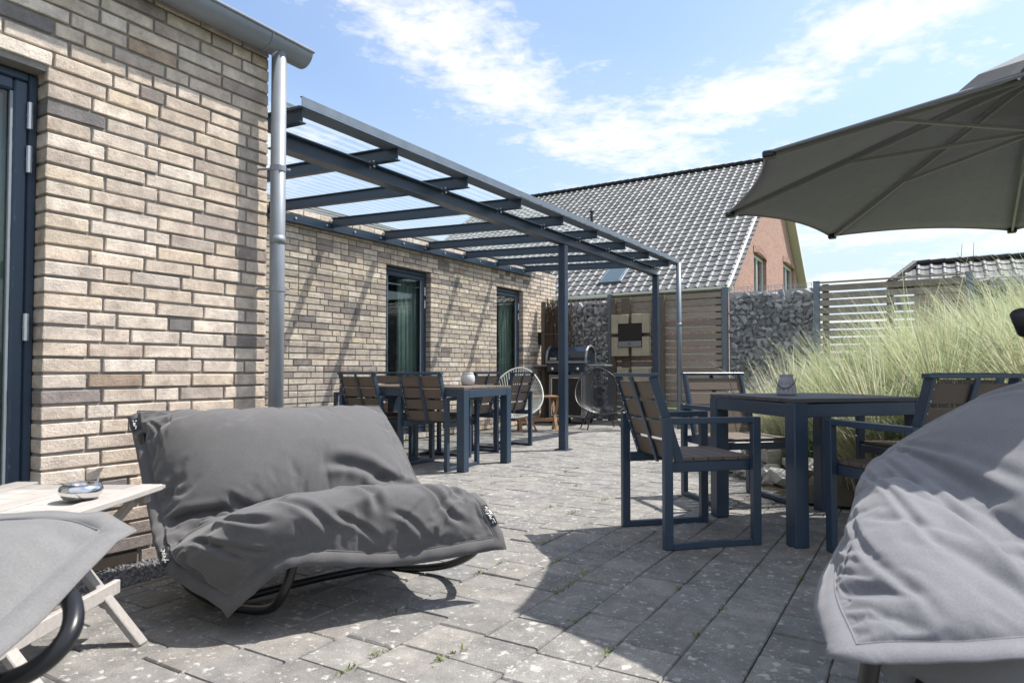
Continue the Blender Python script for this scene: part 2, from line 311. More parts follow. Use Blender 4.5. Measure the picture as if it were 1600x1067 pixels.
def chbox(size, ch):
    hx, hy, hz = [x / 2 for x in size]
    if isinstance(ch, tuple): cx, cy, cz = ch
    else: cx = cy = cz = min(ch, hx * .9, hy * .9, hz * .9)
    if max(cx, cy, cz) <= 0:
        return [(x * hx, y * hy, z * hz) for x in (-1, 1) for y in (-1, 1) for z in (-1, 1)], [(0, 1, 3, 2), (4, 6, 7, 5), (0, 4, 5, 1), (2, 3, 7, 6), (0, 2, 6, 4), (1, 5, 7, 3)]
    V = []; idx = {}
    for sx in (-1, 1):
        for sy in (-1, 1):
            for sz in (-1, 1):
                for ax, p in enumerate(((hx, hy - cy, hz - cz), (hx - cx, hy, hz - cz), (hx - cx, hy - cy, hz))):
                    idx[sx, sy, sz, ax] = len(V); V.append((sx * p[0], sy * p[1], sz * p[2]))
    g = lambda sx, sy, sz, ax: idx[sx, sy, sz, ax]
    F = []
    for s_ in (-1, 1):
        q = [(-1, -1), (1, -1), (1, 1), (-1, 1)]
        if s_ < 0: q = q[::-1]
        F.append(tuple(g(s_, a, b, 0) for a, b in q)); F.append(tuple(g(b, s_, a, 1) for a, b in q)); F.append(tuple(g(a, b, s_, 2) for a, b in q))
    for a in (-1, 1):
        for b in (-1, 1):
            e = [(g(a, b, -1, 0), g(a, b, 1, 0), g(a, b, 1, 1), g(a, b, -1, 1)), (g(-1, a, b, 1), g(1, a, b, 1), g(1, a, b, 2), g(-1, a, b, 2)), (g(a, -1, b, 2), g(a, 1, b, 2), g(a, 1, b, 0), g(a, -1, b, 0))]
            for f in e: F.append(f if a * b < 0 else f[::-1])
            for c in (-1, 1):
                t = (g(a, b, c, 0), g(a, b, c, 1), g(a, b, c, 2)); F.append(t if a * b * c > 0 else t[::-1])
    return V, F
def place(name, me, parent=None, loc=None, rot=None, scale=None, label=None, kind=None, colour=None, cat=None, group=None):
    o = bpy.data.objects.new(name, me); col.objects.link(o)
    if parent is not None: o.parent = parent
    if loc is not None: o.location = loc
    if rot is not None: o.rotation_euler = rot
    if scale is not None: o.scale = scale
    if label: o['label'] = label
    if cat: o['category'] = cat
    if group: o['group'] = group
    if kind: o['kind'] = kind
    if colour is not None: o.color = (*colour, 1)
    return o
def thing(name, label, cat, loc=(0, 0, 0), rz=0, group=None):
    o = bpy.data.objects.new(name, None); col.objects.link(o); o.location = loc; o.rotation_euler = (0, 0, rz); o.empty_display_size = .2
    o['label'] = label; o['category'] = cat
    if group: o['group'] = group
    return o
def copy_tree(o, parent=None, label=None, loc=None, rz=None):
    c = o.copy(); col.objects.link(c); c.parent = parent
    if label: c['label'] = label
    if loc is not None: c.location = loc
    if rz is not None: c.rotation_euler = (0, 0, rz)
    for ch in list(o.children): copy_tree(ch, c)
    return c
def jit(c, a=.06, h=.018):
    g = 1 + random.uniform(-a, a) * 1.4; w = random.uniform(-h, h); return (max(.004, c[0] * g * (1 + w)), max(.004, c[1] * g), max(.004, c[2] * g * (1 - w)))

def rebase(root, loc):                       # move a thing's origin to its base, its parts stay where they are
    root.location = loc
    for ch in root.children: ch.matrix_parent_inverse = Matrix.Translation(-Vector(loc))

# ------------------------------------------------------------------ ground and paving
XN, XF = -3.05, -5.6            # faces of the near and the far house wall
YC, YE = 2.40, 10.65            # corner of the near wall, far end of the far wall
YB = 11.0                       # line of the back fence
def bed_edge(y): return -1.25 + .55 * max(0, (5.9 - y)) + .12 * math.sin(y * 1.7) if y > 4.75 else 99
MB().add([(-900, -900, -.05), (900, -900, -.05), (900, 900, -.05), (-900, 900, -.05)], [(0, 1, 2, 3)]).build('ground', 'lawn', kind='structure')
pavement = MB().add([(-6.2, -3, -.013), (6, -3, -.013), (6, 11.6, -.013), (-6.2, 11.6, -.013)], [(0, 1, 2, 3)]).build('pavement', 'joint_sand', kind='structure')

def unit_blocks(name, mats, n, ch, j):
    res = []
    for i in range(n):
        vs, fs = chbox((1, 1, 1), ch)
        vs = [tuple(c + random.uniform(-j[k], j[k]) for k, c in enumerate(p)) for p in vs]
        res.append((vs, fs, MB().add(vs, fs).mesh(name, mats)))
    return res
PCOL = [(.285, .278, .268), (.305, .297, .285), (.262, .258, .252), (.31, .30, .286), (.275, .272, .27)]
pav = []
k0 = -26
for k in range(k0, 32):
    x0 = -.236 + .2 * k; x1 = x0 + .2
    y = -1.6 - random.random() * .3
    while y < YB - .05:
        L = random.choice((.2, .2, .2, .3, .2)); y0, y1 = y, y + L; y = y1
        cx, cy = (x0 + x1) / 2, (y0 + y1) / 2
        if cx < XF + .12: continue
        if cy < YC + .02 and cx < XN + .30: continue
        if cx > bed_edge(cy) : continue
        if cx > 4.5: continue
        pav.append((cx, cy, .2, L))
def vis_area(c, sx, sy): 
    if not inview(c, 0): return 0
    z = proj(c)[2]; return sx * sy * CAMH / z ** 3
pav.sort(key=lambda p: -vis_area((p[0], p[1], 0), p[2], p[3]))
pu = unit_blocks('paver', 'paver_piece', 5, (.022, .018, .07), (.006, .005, .0))
mass = MB()
for i, (cx, cy, sx, sy) in enumerate(pav):
    c = jit(random.choice(PCOL), .05, .012); s = (sx - .0036, sy - .005, .08); top = random.uniform(-.0035, .001)
    rt = (random.uniform(-.008, .008), random.uniform(-.008, .008), random.uniform(-.008, .008))
    if i < 300: place('paver', pu[i % 5][2], pavement, loc=(cx, cy, top - .04), rot=rt, scale=s, colour=c)
    else:
        vs, fs, _ = pu[i % 5]; M = Euler(rt).to_matrix()
        mass.add([Vector((cx, cy, top - .04)) + M @ Vector((p[0] * s[0], p[1] * s[1], p[2] * s[2])) for p in vs], fs, c)
mass.build('paver_field', 'paver_mass', pavement, kind='stuff')

# ------------------------------------------------------------------ the brick house
house = thing('brick_house', 'beige brick house with blue grey door and tall windows, left side', 'house')
HB = .0667
def wall_segments(y0, y1, z0, z1, ops):
    for zz0, zz1 in [(z0, z1)]:
        cuts = sorted(ops); y = y0; segs = []
        for (a, b, c, d) in cuts:
            if a > y: segs.append((y, a, z0, z1))
            if c > z0: segs.append((max(a, y0), b, z0, c))
            if d < z1: segs.append((max(a, y0), b, d, z1))
            y = b
        if y < y1: segs.append((y, y1, z0, z1))
        return segs
def lay_bricks(y0, y1, z0, z1, ops):
    out_ = []; n = int((z1 - z0) / HB)
    for i in range(n):
        zb = z0 + i * HB; zt = zb + HB
        spans = []; y = y0
        for (a, b, c, d) in sorted(ops):
            if zb + .02 < d and zt - .02 > c:
                if a > y: spans.append((y, a))
                y = max(y, b)
        if y < y1: spans.append((y, y1))
        for (a, b) in spans:
            p = a; first = True
            while p < b - .03:
                L = .24
                if first: L = .24 if i % 2 else (.18 if a > y0 else .12)
                elif random.random() < .24: L = .12
                if not first and i % 2 == 0 and random.random() < .08: L = .18
                rem = b - p
                if rem < L + .07: L = rem if rem <= .30 else rem / 2
                last = p + L >= b - .005
                out_.append((p, p + L - (0 if last else .012), zb, zt - .012)); p += L; first = False
    return out_
BC = [((.67, .58, .49), 36), ((.71, .63, .55), 20), ((.61, .525, .45), 16), ((.66, .565, .455), 7), ((.50, .435, .385), 10), ((.40, .345, .315), 5), ((.31, .275, .26), 2.2), ((.24, .225, .225), 1.2), ((.44, .34, .26), 1)]
def brick_colour(): return jit(random.choices([b[0] for b in BC], [b[1] for b in BC])[0], .07)
DOOR = (.28, 1.314, 0.0, 2.10)
WIN = [(6.17, 7.05, .06, 2.19), (8.685, 9.50, .06, 2.19)]
def wider(o): return (o[0] - .007, o[1] + .007, o[2], o[3] + .007)
near_segs = wall_segments(-2.2, YC, 0, 2.72, [wider(DOOR)])
mb = MB()
for (a, b, c, d) in near_segs: mb.box((XN - .160, (a + b) / 2, (c + d) / 2), (.30, b - a, d - c), ch=0)
mb.box(((XN + XF) / 2 - .15, YC - .155, 1.36), (XN - XF - .02, .30, 2.72), ch=0)
wall_near = mb.build('wall', 'mortar', house, label='sunlit near brick wall under the gutter')
mb = MB()
for (a, b, c, d) in wall_segments(YC - .3, YE, 0, 2.60, [wider(w) for w in WIN]): mb.box((XF - .160, (a + b) / 2, (c + d) / 2), (.30, b - a, d - c), ch=0)
mb.box((XF - 2.3, YE - .155, 1.3), (4, .3, 2.6), ch=0)
wall_far = mb.build('wall', 'mortar', house, label='recessed brick wall behind the pergola')
bricks = [(XN, *b) for b in lay_bricks(-2.2, YC, .0, 2.70, [DOOR])] + [(XF, *b) for b in lay_bricks(YC + .02, YE, .0, 2.61, WIN)]
def brick_area(b):
    X, a, c, z0, z1 = b; p = (X, (a + c) / 2, (z0 + z1) / 2)
    if not inview(p, 0): return 0
    z = proj(p)[2]; return (c - a) * (z1 - z0) * -X / z ** 3
vent_gap = (1.50, 1.72)
bricks = [b for b in bricks if not (b[0] == XN and b[3] < .05 and b[1] < vent_gap[1] and b[2] > vent_gap[0])]
bricks.sort(key=lambda b: -brick_area(b))
bu = unit_blocks('brick', 'brick_piece', 8, (.03, .016, .06), (.012, .007, .028))
mass = MB()
for i, (X, a, c, z0, z1) in enumerate(bricks):
    colr = brick_colour(); dp = .11; out_x = random.uniform(-.002, .0035)
    cc = (X - dp / 2 + out_x, (a + c) / 2, (z0 + z1) / 2 + random.uniform(-.0012, .0012)); s = (dp, c - a, z1 - z0)
    rt = (random.uniform(-.008, .008), 0, random.uniform(-.006, .006))
    if i < 300: place('brick', bu[i % 8][2], wall_near if X == XN else wall_far, loc=cc, rot=rt, scale=s, colour=colr)
    else:
        vs, fs, _ = bu[i % 8]; mass.add([(cc[0] + p[0] * s[0], cc[1] + p[1] * s[1], cc[2] + p[2] * s[2]) for p in vs], fs, colr)
mass.build('brickwork', 'brick_mass', house, kind='stuff')
MB().box((XN - .02, 1.61, .032), (.03, .215, .058), ch=.003).build('air_vent', 'rust_plate', house, label='dark rusty vent plate at the wall foot')
# reveals are lined by the brick ends; lintel soffits
def joinery(kind, X, op, opens_right=True):
    a, b, z0, z1 = op; fx = X - .115; fw = .034 if kind == 'door' else .05
    d = MB()
    for yy in (a + fw / 2, b - fw / 2): d.bar((fx, yy, z0), (fx, yy, z1), fw, .07, up=(1, 0, 0), ch=.006)
    d.bar((fx + .001, a + fw, z1 - fw / 2), (fx + .001, b - fw, z1 - fw / 2), .07, fw, ch=.006)
    d.bar((fx + .001, a + fw, z0 + .03), (fx + .001, b - fw, z0 + .03), .07, .06, ch=.006)
    fr = d.build(kind, 'steel_frame', house, label='blue grey glazed %s with silver hinges' % kind)
    s = MB(); a2, b2, c2, d2 = a + fw + .004, b - fw - .004, z0 + .065, z1 - fw - .004; w = .052 if kind == 'door' else .055
    for yy in (a2 + w / 2, b2 - w / 2): s.bar((fx + .012, yy, c2), (fx + .012, yy, d2), w, .06, up=(1, 0, 0), ch=.008)
    s.bar((fx + .013, a2 + w, d2 - w / 2), (fx + .013, b2 - w, d2 - w / 2), .06, w, ch=.008); s.bar((fx + .013, a2 + w, c2 + w / 2), (fx + .013, b2 - w, c2 + w / 2), .06, w, ch=.008)
    s.build('sash', 'steel_frame', fr)
    g = MB(); g.box((fx + .012, (a2 + b2) / 2, (c2 + d2) / 2), (.02, b2 - a2 - 2 * w + .01, d2 - c2 - 2 * w + .01), ch=0); g.build('pane', 'window_glass', fr)
    bead = MB()
    for yy in (a2 + w + .006, b2 - w - .006): bead.bar((fx + .030, yy, c2 + w), (fx + .030, yy, d2 - w), .012, .014, up=(1, 0, 0), ch=.002)
    bead.build('glazing_bead', 'zinc', fr)
    for zz in ((z1 - .18, z1 - .36, z0 + 1.05, z0 + .3) if kind == 'door' else (z1 - .25, z1 - .42, z0 + .45)):
        h = MB(); h.tube([(fx + .052, b - fw - .002, zz - .055), (fx + .052, b - fw - .002, zz + .055)], .011, 8)
        h.tube([(fx + .052, b - fw - .002, zz - .003), (fx + .052, b - fw - .002, zz + .003)], .0125, 8); h.build('hinge', 'hinge_metal', fr)
    # the room behind
    return fr
joinery('door', XN, DOOR); [joinery('window', XF, w) for w in WIN]
for (a, b, c, d) in WIN + [DOOR]:
    X = XN if (a, b, c, d) == DOOR else XF
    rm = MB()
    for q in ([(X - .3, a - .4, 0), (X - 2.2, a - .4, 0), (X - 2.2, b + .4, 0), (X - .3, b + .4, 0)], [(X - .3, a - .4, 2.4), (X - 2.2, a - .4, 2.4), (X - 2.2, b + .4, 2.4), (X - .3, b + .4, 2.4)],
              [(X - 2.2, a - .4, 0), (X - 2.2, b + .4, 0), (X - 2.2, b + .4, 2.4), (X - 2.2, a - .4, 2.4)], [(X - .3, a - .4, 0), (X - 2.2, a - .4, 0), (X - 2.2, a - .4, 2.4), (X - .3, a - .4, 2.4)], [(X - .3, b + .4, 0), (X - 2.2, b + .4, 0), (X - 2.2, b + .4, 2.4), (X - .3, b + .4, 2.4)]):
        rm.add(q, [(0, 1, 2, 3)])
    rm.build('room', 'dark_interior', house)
    if X == XF:
        cu = MB()
        for i in range(9): cu.tube([(X - .22 + .012 * (i % 2), b - .40 + i * .046, .1), (X - .22 + .012 * (i % 2), b - .40 + i * .046, 2.25)], .028, 8)
        cu.build('curtain', 'green_wall', house, smooth=True, label='grey green curtain behind the glass')
    else:
        cu = MB()
        for i in range(16): cu.tube([(X - .36 + .02 * (i % 2), a + .05 + i * .063, .02), (X - .36 + .02 * (i % 2), a + .05 + i * .063, 2.3)], .036, 8)
        cu.build('curtain', 'white_paint', house, smooth=True)
# roof and gutter
mb = MB(); mb.box((-5.62, .08, 2.765), (4.7, 4.56, .09), ch=.01); mb.box((XF - 2.5, 6.6, 2.66), (4.75, 8.2, .1), ch=.01)
mb.build('roof', 'tile_mass', house)
gx, gz, gr = -2.965, 2.665, .078
mb = MB(); ys = [-2.2, -1, .2, 1.2, 2.0, 2.57]; n = 14; vs = []; fs = []
for ri, rr in enumerate((gr, gr - .003)):
    for y in ys:
        for k in range(n + 1): t = math.pi + math.pi * k / n; vs.append((gx + rr * math.cos(t), y, gz + rr * math.sin(t)))
m_ = n + 1
for ri in range(2):
    for j in range(len(ys) - 1):
        for k in range(n):
            q = [ri * len(ys) * m_ + j * m_ + k, ri * len(ys) * m_ + j * m_ + k + 1, ri * len(ys) * m_ + (j + 1) * m_ + k + 1, ri * len(ys) * m_ + (j + 1) * m_ + k]; fs.append(tuple(q if ri else q[::-1]))
mb.add(vs, fs); mb.add([(gx + gr * math.cos(math.pi + math.pi * k / n), 2.57, gz + gr * math.sin(math.pi + math.pi * k / n)) for k in range(n + 1)], [tuple(range(n + 1))])
gut = mb.build('gutter', 'zinc', house, smooth=True)
MB().tube([(gx + gr, -2.2, gz), (gx + gr, 2.575, gz)], .0095, 10).build('rolled_lip', 'zinc', gut, smooth=True)
for yb in (.55, 1.72, 2.30):
    r_ = MB(); r_.tube([(gx + (gr + .002) * math.cos(math.pi + math.pi * k / n), yb, gz + (gr + .002) * math.sin(math.pi + math.pi * k / n)) for k in range(n + 1)], .004 if yb > 2 else .007, 6); r_.build('gutter_band', 'zinc', gut, smooth=True)
px_, py_ = -2.953, 2.392
dp = MB().tube([(px_, py_, .02), (px_, py_, 2.62)], .0395, 20).build('downpipe', 'zinc', house, smooth=True)
for z in (.35, 1.30, 1.95): MB().tube([(px_, py_, z), (px_, py_, z + .03)], .0425, 20).tube([(px_ - .03, py_ - .02, z + .015), (XN - .02, py_ - .06, z + .015)], .006, 6).tube([(px_ + .03, py_ + .035, z + .015), (px_ + .04, py_ + .05, z + .015)], .007, 6).build('pipe_clamp', 'zinc', dp)
MB().tube([(px_, py_, 1.555), (px_, py_, 1.60)], .0412, 20).build('pipe_socket', 'zinc', dp, smooth=True)
lamp = MB(); lamp.box((XF + .05, 10.05, 1.42), (.10, .11, .20), ch=.008); lamp.box((XF + .05, 10.05, 1.53), (.12, .13, .02), ch=.004)
rebase(house, (-3.4, 1.2, 0))
wl = thing('wall_lamp', 'small black box lamp on the brick wall beside the twig screen', 'lamp'); lamp.build('lamp_body', 'black_paint', wl)
MB().box((XF + .05, 10.05, 1.315), (.07, .08, .012), ch=.002).build('lamp_glass', 'white_ceramic', wl); rebase(wl, (XF + .05, 10.05, 1.3))

# pebbles along the wall foot
def rock_mesh(name, mat, seed, n=14, sq=(1, 1, .75)):
    rnd = random.Random(seed); bm = bmesh.new()
    for i in range(n):
        v = Vector((rnd.gauss(0, 1), rnd.gauss(0, 1), rnd.gauss(0, 1))).normalized() * rnd.uniform(.42, .5); bm.verts.new((v.x * sq[0], v.y * sq[1], v.z * sq[2]))
    r = bmesh.ops.convex_hull(bm, input=bm.verts); bmesh.ops.delete(bm, geom=[g for g in r['geom_interior'] if isinstance(g, bmesh.types.BMVert)], context='VERTS')
    me = bpy.data.meshes.new(name); bm.to_mesh(me); bm.free(); me.materials.append(MATS[mat]); return me
tmp = [rock_mesh('pebble', 'gravel', 100 + i, 9) for i in range(6)]
tv = [([tuple(v.co) for v in m.vertices], [tuple(p.vertices) for p in m.polygons]) for m in tmp]
mb = MB(); mb.add([(XN - .02, -1.6, -.012), (XN + .32, -1.6, -.012), (XN + .32, YC, -.012), (XN - .02, YC, -.012)], [(0, 1, 2, 3)])
for i in range(7000):
    s = random.uniform(.012, .026); c = Vector((XN + random.uniform(.0, .31), random.uniform(.7, YC + .02), random.uniform(-.008, .006))); M = Euler([random.uniform(0, 6) for _ in range(3)]).to_matrix() * s
    vs, fs = tv[i % 6]; mb.add([c + M @ Vector(p) for p in vs], fs)
mb.build('gravel_strip', 'gravel', kind='stuff', label='dark grey pebbles along the foot of the brick wall', cat='gravel')
MB().box((XN + .33, (YC - 1.6) / 2, -.02), (.03, YC + 1.6, .05), ch=.004).build('edging_strip', 'joint_sand', kind='structure')

# ------------------------------------------------------------------ pergola
perg = thing('pergola', 'dark blue steel pergola with clear corrugated roof against the house', 'pergola')
def pz(y): return .009 * (y - 2.8)
RY = [2.71 + .855 * k for k in range(9)]
Y0P, Y1P = 2.70, 9.98
XFR = -3.13
def raf_z(x): return 2.355 + (XFR - x) / (XFR - XF) * .105     # rafter underside
def ibar(mbx, a, b, h, w, tw=.008, tf=.009, up=(0, 0, 1)):
    a = Vector(a); b = Vector(b); u_ = Vector(up)
    mbx.bar(a + u_ * (h / 2), b + u_ * (h / 2), tw, h - 2 * tf, up=up, ch=.001); mbx.bar(a + u_ * (tf / 2), b + u_ * (tf / 2), w, tf, up=up, ch=.002); mbx.bar(a + u_ * (h - tf / 2), b + u_ * (h - tf / 2), w, tf, up=up, ch=.002)
for y in RY:
    mb = MB(); ibar(mb, (XF + .01, y, raf_z(XF) + pz(y)), (XFR, y, raf_z(XFR) + pz(y)), .10, .055); ra = mb.build('rafter', 'steel_frame', perg)
    for sx in (-.02, .02): MB().tube([(-3.365 + sx, y - .015, raf_z(-3.365) + pz(y) - .03), (-3.365 + sx, y - .015, raf_z(-3.365) + pz(y) + .02)], .009, 6).build('bolt', 'hinge_metal', ra)
XB = -3.385
mb = MB(); zb = 2.248
mb.bar((XB, Y0P, zb + .055 + pz(Y0P)), (XB, 9.72, zb + .055 + pz(9.72)), .008, .094, ch=.001)
mb.bar((XB, Y0P, zb + .005 + pz(Y0P)), (XB, 9.72, zb + .005 + pz(9.72)), .10, .01, ch=.002); mb.bar((XB, Y0P, zb + .107 + pz(Y0P)), (XB, 9.72, zb + .107 + pz(9.72)), .10, .01, ch=.002)
mb.build('beam', 'steel_frame', perg)
mb = MB(); zl = 2.40
mb.bar((XF + .009, YC + .03, zl + .05 + pz(YC)), (XF + .009, 9.75, zl + .05 + pz(9.75)), .012, .10, ch=.001); mb.bar((XF + .05, YC + .03, zl + .004 + pz(YC)), (XF + .05, 9.75, zl + .004 + pz(9.75)), .075, .009, ch=.001)
led = mb.build('wall_ledger', 'steel_frame', perg)
for k in range(17):
    y = YC + .2 + k * .43; MB().tube([(XF + .014, y, zl + .062 + pz(y)), (XF + .030, y, zl + .062 + pz(y))], .013, 8).build('bolt', 'hinge_metal', led)
mb = MB(); zf = 2.448                      # box gutter along the front
mb.bar((-3.105, Y0P - .02, zf + .028 + pz(Y0P)), (-3.105, Y1P, zf + .028 + pz(Y1P)), .004, .050, ch=.001); mb.bar((-3.175, Y0P - .02, zf - .002 + pz(Y0P)), (-3.175, Y1P, zf - .002 + pz(Y1P)), .14, .005, ch=.001); mb.bar((-3.112, Y0P - .02, zf + .053 + pz(Y0P)), (-3.112, Y1P, zf + .053 + pz(Y1P)), .018, .005, ch=.001)
mb.bar((-3.245, Y0P - .02, zf + .025 + pz(Y0P)), (-3.245, Y1P, zf + .025 + pz(Y1P)), .004, .05, ch=.001)
mb.build('box_gutter', 'galvanised', perg)
for i in range(-1, len(RY)):
    y0 = RY[i] + .003 if i >= 0 else Y0P - .05; y1 = RY[i + 1] - .003 if i + 1 < len(RY) else Y1P - .03
    if y1 - y0 < .15: y0 -= .0
    nseg = 46; vs = []; fs = []
    for k in range(nseg + 1):
        x = XF + .02 + (XFR - .10 - XF - .02) * k / nseg; h = raf_z(x) + .108 + (.010 if (k % 2) else 0)
        vs += [(x, y0, h + pz(y0)), (x, y1, h + pz(y1))]
    for k in range(nseg): fs.append((2 * k, 2 * k + 2, 2 * k + 3, 2 * k + 1))
    MB().add(vs, fs).build('roof_sheet', 'roof_sheet', perg)
for y in (6.62, 9.68):
    mb = MB(); mb.box((XB, y, (zb + pz(y)) / 2), (.085, .085, zb + pz(y) - .004), ch=.006); po = mb.build('post', 'steel_frame', perg)
    mb = MB(); mb.box((XB, y, .006), (.15, .15, .012), ch=.002); mb.build('foot_plate', 'steel_frame', po)
mb = MB().tube([(-3.10, 9.9, .0), (-3.10, 9.9, zf + pz(9.9))], .038, 16); rp = mb.build('rain_pipe', 'galvanised', perg, smooth=True)
MB().tube([(-3.10, 9.9, 1.55), (-3.10, 9.9, 1.60)], .041, 16).build('pipe_socket', 'zinc', rp, smooth=True)
rebase(perg, (XB, 6.62, 0))

# ------------------------------------------------------------------ back fence line
FT = 2.2
def steel_post(x, label, top=FT + .03):
    t = thing('steel_post', label, 'post', group='steel posts in the back fence')
    mb = MB(); w, d_ = .085, .085; ibar(mb, (x, YB, 0), (x, YB, top), .085, .085, tw=.006, tf=.008, up=(0, 1, 0)); mb.build('profile', 'galvanised', t)
    MB().box((x, YB + .0425, top + .003), (.095, .1, .006), ch=.001).build('cap_plate', 'galvanised', t); rebase(t, (x, YB, 0))
for x, l in ((-4.70, 'grey steel post between the rubble cage and outdoor fireplace'), (-2.69, 'grey steel post left of the middle stone cage'), (-1.325, 'grey steel post right of the middle stone cage'), (.60, 'grey steel post at the far right behind tall grass')): steel_post(x, l)
rocks = [rock_mesh('stone', 'basalt', i, 11, (1.15, .9, .85)) for i in range(8)]
def gabion(x0, x1, label, depth=.22, ztop=FT):
    t = thing('gabion', label, 'gabion', group='stone filled wire cages in the back fence'); y0 = YB - .02
    z = .05; cnt = 0; cells = []
    while z < ztop - .04:
        x = x0 + random.uniform(.0, .05)
        while x < x1 - .02:
            s = random.uniform(.075, .15); cells.append((x + s / 2, z + random.uniform(-.02, .02), s)); x += s * .86
        z += .088
    cells = cells if len(cells) <= 300 else sorted(cells, key=lambda c: -c[2])[:300] + sorted(cells, key=lambda c: -c[2])[300:]
    for i, (x, zz, s) in enumerate(cells):
        g = random.uniform(.55, 1.6)
        o = place('stone', rocks[i % 8], t, loc=(min(max(x, x0 + s / 2), x1 - s / 2), y0 + .075 + random.uniform(-.012, .02), min(zz, ztop - s * .42)), rot=[random.uniform(-.5, .5), random.uniform(0, 6.28), random.uniform(-.5, .5)], scale=(s * 1.3, s * 1.2, s * 1.12))
    MB().box(((x0 + x1) / 2, y0 + depth * .75, ztop / 2 - .02), (x1 - x0 - .01, depth * .5, ztop - .06), ch=0).build('rubble_core', 'basalt', t)
    w = MB()
    for yy in (y0 - .012, y0 + depth):
        for k in range(int((x1 - x0) / .1) + 1): w.tube([(x0 + .01 + k * (x1 - x0 - .02) / int((x1 - x0) / .1), yy, .02), (x0 + .01 + k * (x1 - x0 - .02) / int((x1 - x0) / .1), yy, ztop + .02)], .003, 4, False)
        for k in range(12): w.tube([(x0, yy - .004, .03 + k * (ztop - .02) / 11), (x1, yy - .004, .03 + k * (ztop - .02) / 11)], .0034, 4, False)
    w.build('wire_mesh', 'zinc', t, kind='stuff'); rebase(t, ((x0 + x1) / 2, y0 + .1, 0))
gabion(-5.95, -4.75, 'rubble filled wire cage behind the gas grill')
gabion(-2.64, -1.375, 'square stone filled wire cage in the middle of the fence')
gabion(.65, 2.3, 'stone filled wire cage at far right above the grass')
def slat_fence(x0, x1, label, posts=()):
    t = thing('slat_fence', label, 'fence', group='wooden slat panels in the back fence'); n = 19; sz = FT / n
    for k in range(n):
        z = .04 + k * .1135
        MB().box(((x0 + x1) / 2, YB + .03, z + .04), (x1 - x0, .022, .088), ch=.003).build('slat', 'old_wood', t, rot=None, loc=(0, random.uniform(-.004, .004), random.uniform(-.004, .004)))
    for p in posts: MB().box((p, YB + .068, FT / 2), (.09, .045, FT - .03), ch=.004).build('batten', 'post_wood', t)
    MB().box(((x0 + x1) / 2, YB + .035, FT + .012), (x1 - x0, .07, .022), ch=.003).build('top_rail', 'old_wood', t)
    rebase(t, ((x0 + x1) / 2, YB + .03, 0))
slat_fence(-4.65, -2.74, 'wooden slat fence panel behind the square outdoor fireplace', (-3.75, -2.80))
slat_fence(-1.275, .55, 'wooden slat fence panel half covered by pale grass', (-1.2, -.35, .45))
slat_fence(2.35, 5.4, 'wooden slat fence panel beyond the right edge', (2.4, 3.8, 5.3))
# square outdoor fireplace on two wood posts
fp = thing('outdoor_fireplace', 'square concrete outdoor fireplace on dark wooden posts', 'fireplace')
for x, w in ((-4.60, .10), (-4.36, .16), (-3.78, .22)): MB().box((x, YB - .06, 1.08), (w, .06, 2.14), ch=.004).build('post', 'post_wood', fp)
fx0, fx1, fz0, fz1 = -4.58, -3.90, 1.13, 1.85; cxm, czm = (fx0 + fx1) / 2, (fz0 + fz1) / 2
ix0, ix1, iz0, iz1 = -4.46, -4.02, 1.28, 1.69
for sx in (0, 1):
    for szz in (0, 1):
        mb = MB(); xa = fx0 if sx == 0 else cxm + .03; xb = cxm - .03 if sx == 0 else fx1; za = fz0 if szz == 0 else czm + .03; zz = czm - .03 if szz == 0 else fz1
        ixe = ix0 if sx == 0 else ix1; ize = iz0 if szz == 0 else iz1
        if sx == 0: mb.box(((xa + ixe) / 2, YB - .15, (za + zz) / 2), (ixe - xa, .12, zz - za), ch=.006)
        else: mb.box(((ixe + xb) / 2, YB - .15, (za + zz) / 2), (xb - ixe, .12, zz - za), ch=.006)
        xs0, xs1 = (ixe, xb) if sx == 0 else (xa, ixe)
        if szz == 0: mb.box(((xs0 + xs1) / 2, YB - .15, (za + ize) / 2), (xs1 - xs0 - .002, .118, ize - za), ch=.006)
        else: mb.box(((xs0 + xs1) / 2, YB - .15, (ize + zz) / 2), (xs1 - xs0 - .002, .118, zz - ize), ch=.006)
        mb.build('concrete_block', 'concrete', fp)
mb = MB(); mb.box((cxm, YB - .12, czm), (.05, .05, fz1 - fz0), ch=.002); mb.box((cxm, YB - .121, czm), (fx1 - fx0, .045, .05), ch=.002); mb.build('cross_strap', 'post_wood', fp)
mb = MB(); mb.box((cxm, YB - .145, czm), (ix1 - ix0 - .004, .10, iz1 - iz0 - .004), ch=.003); fb = mb.build('firebox', 'black_paint', fp)
mb = MB(); mb.box((cxm, YB - .215, iz0 + .055), (ix1 - ix0 - .02, .02, .10), ch=.003); mb.build('ash_drawer', 'grill_grey', fb)
MB().tube([(cxm, YB - .225, iz0 + .06), (cxm, YB - .245, iz0 + .06)], .012, 8).build('drawer_knob', 'black_paint', fb)
for (xa, xb) in ((fx0 + .1, cxm - .03), (cxm + .03, fx1)): MB().box(((xa + xb) / 2, YB - .15, .79), (xb - xa, .12, .28), ch=.006).build('concrete_block', 'concrete', fp)
rebase(fp, (cxm, YB - .12, 0))
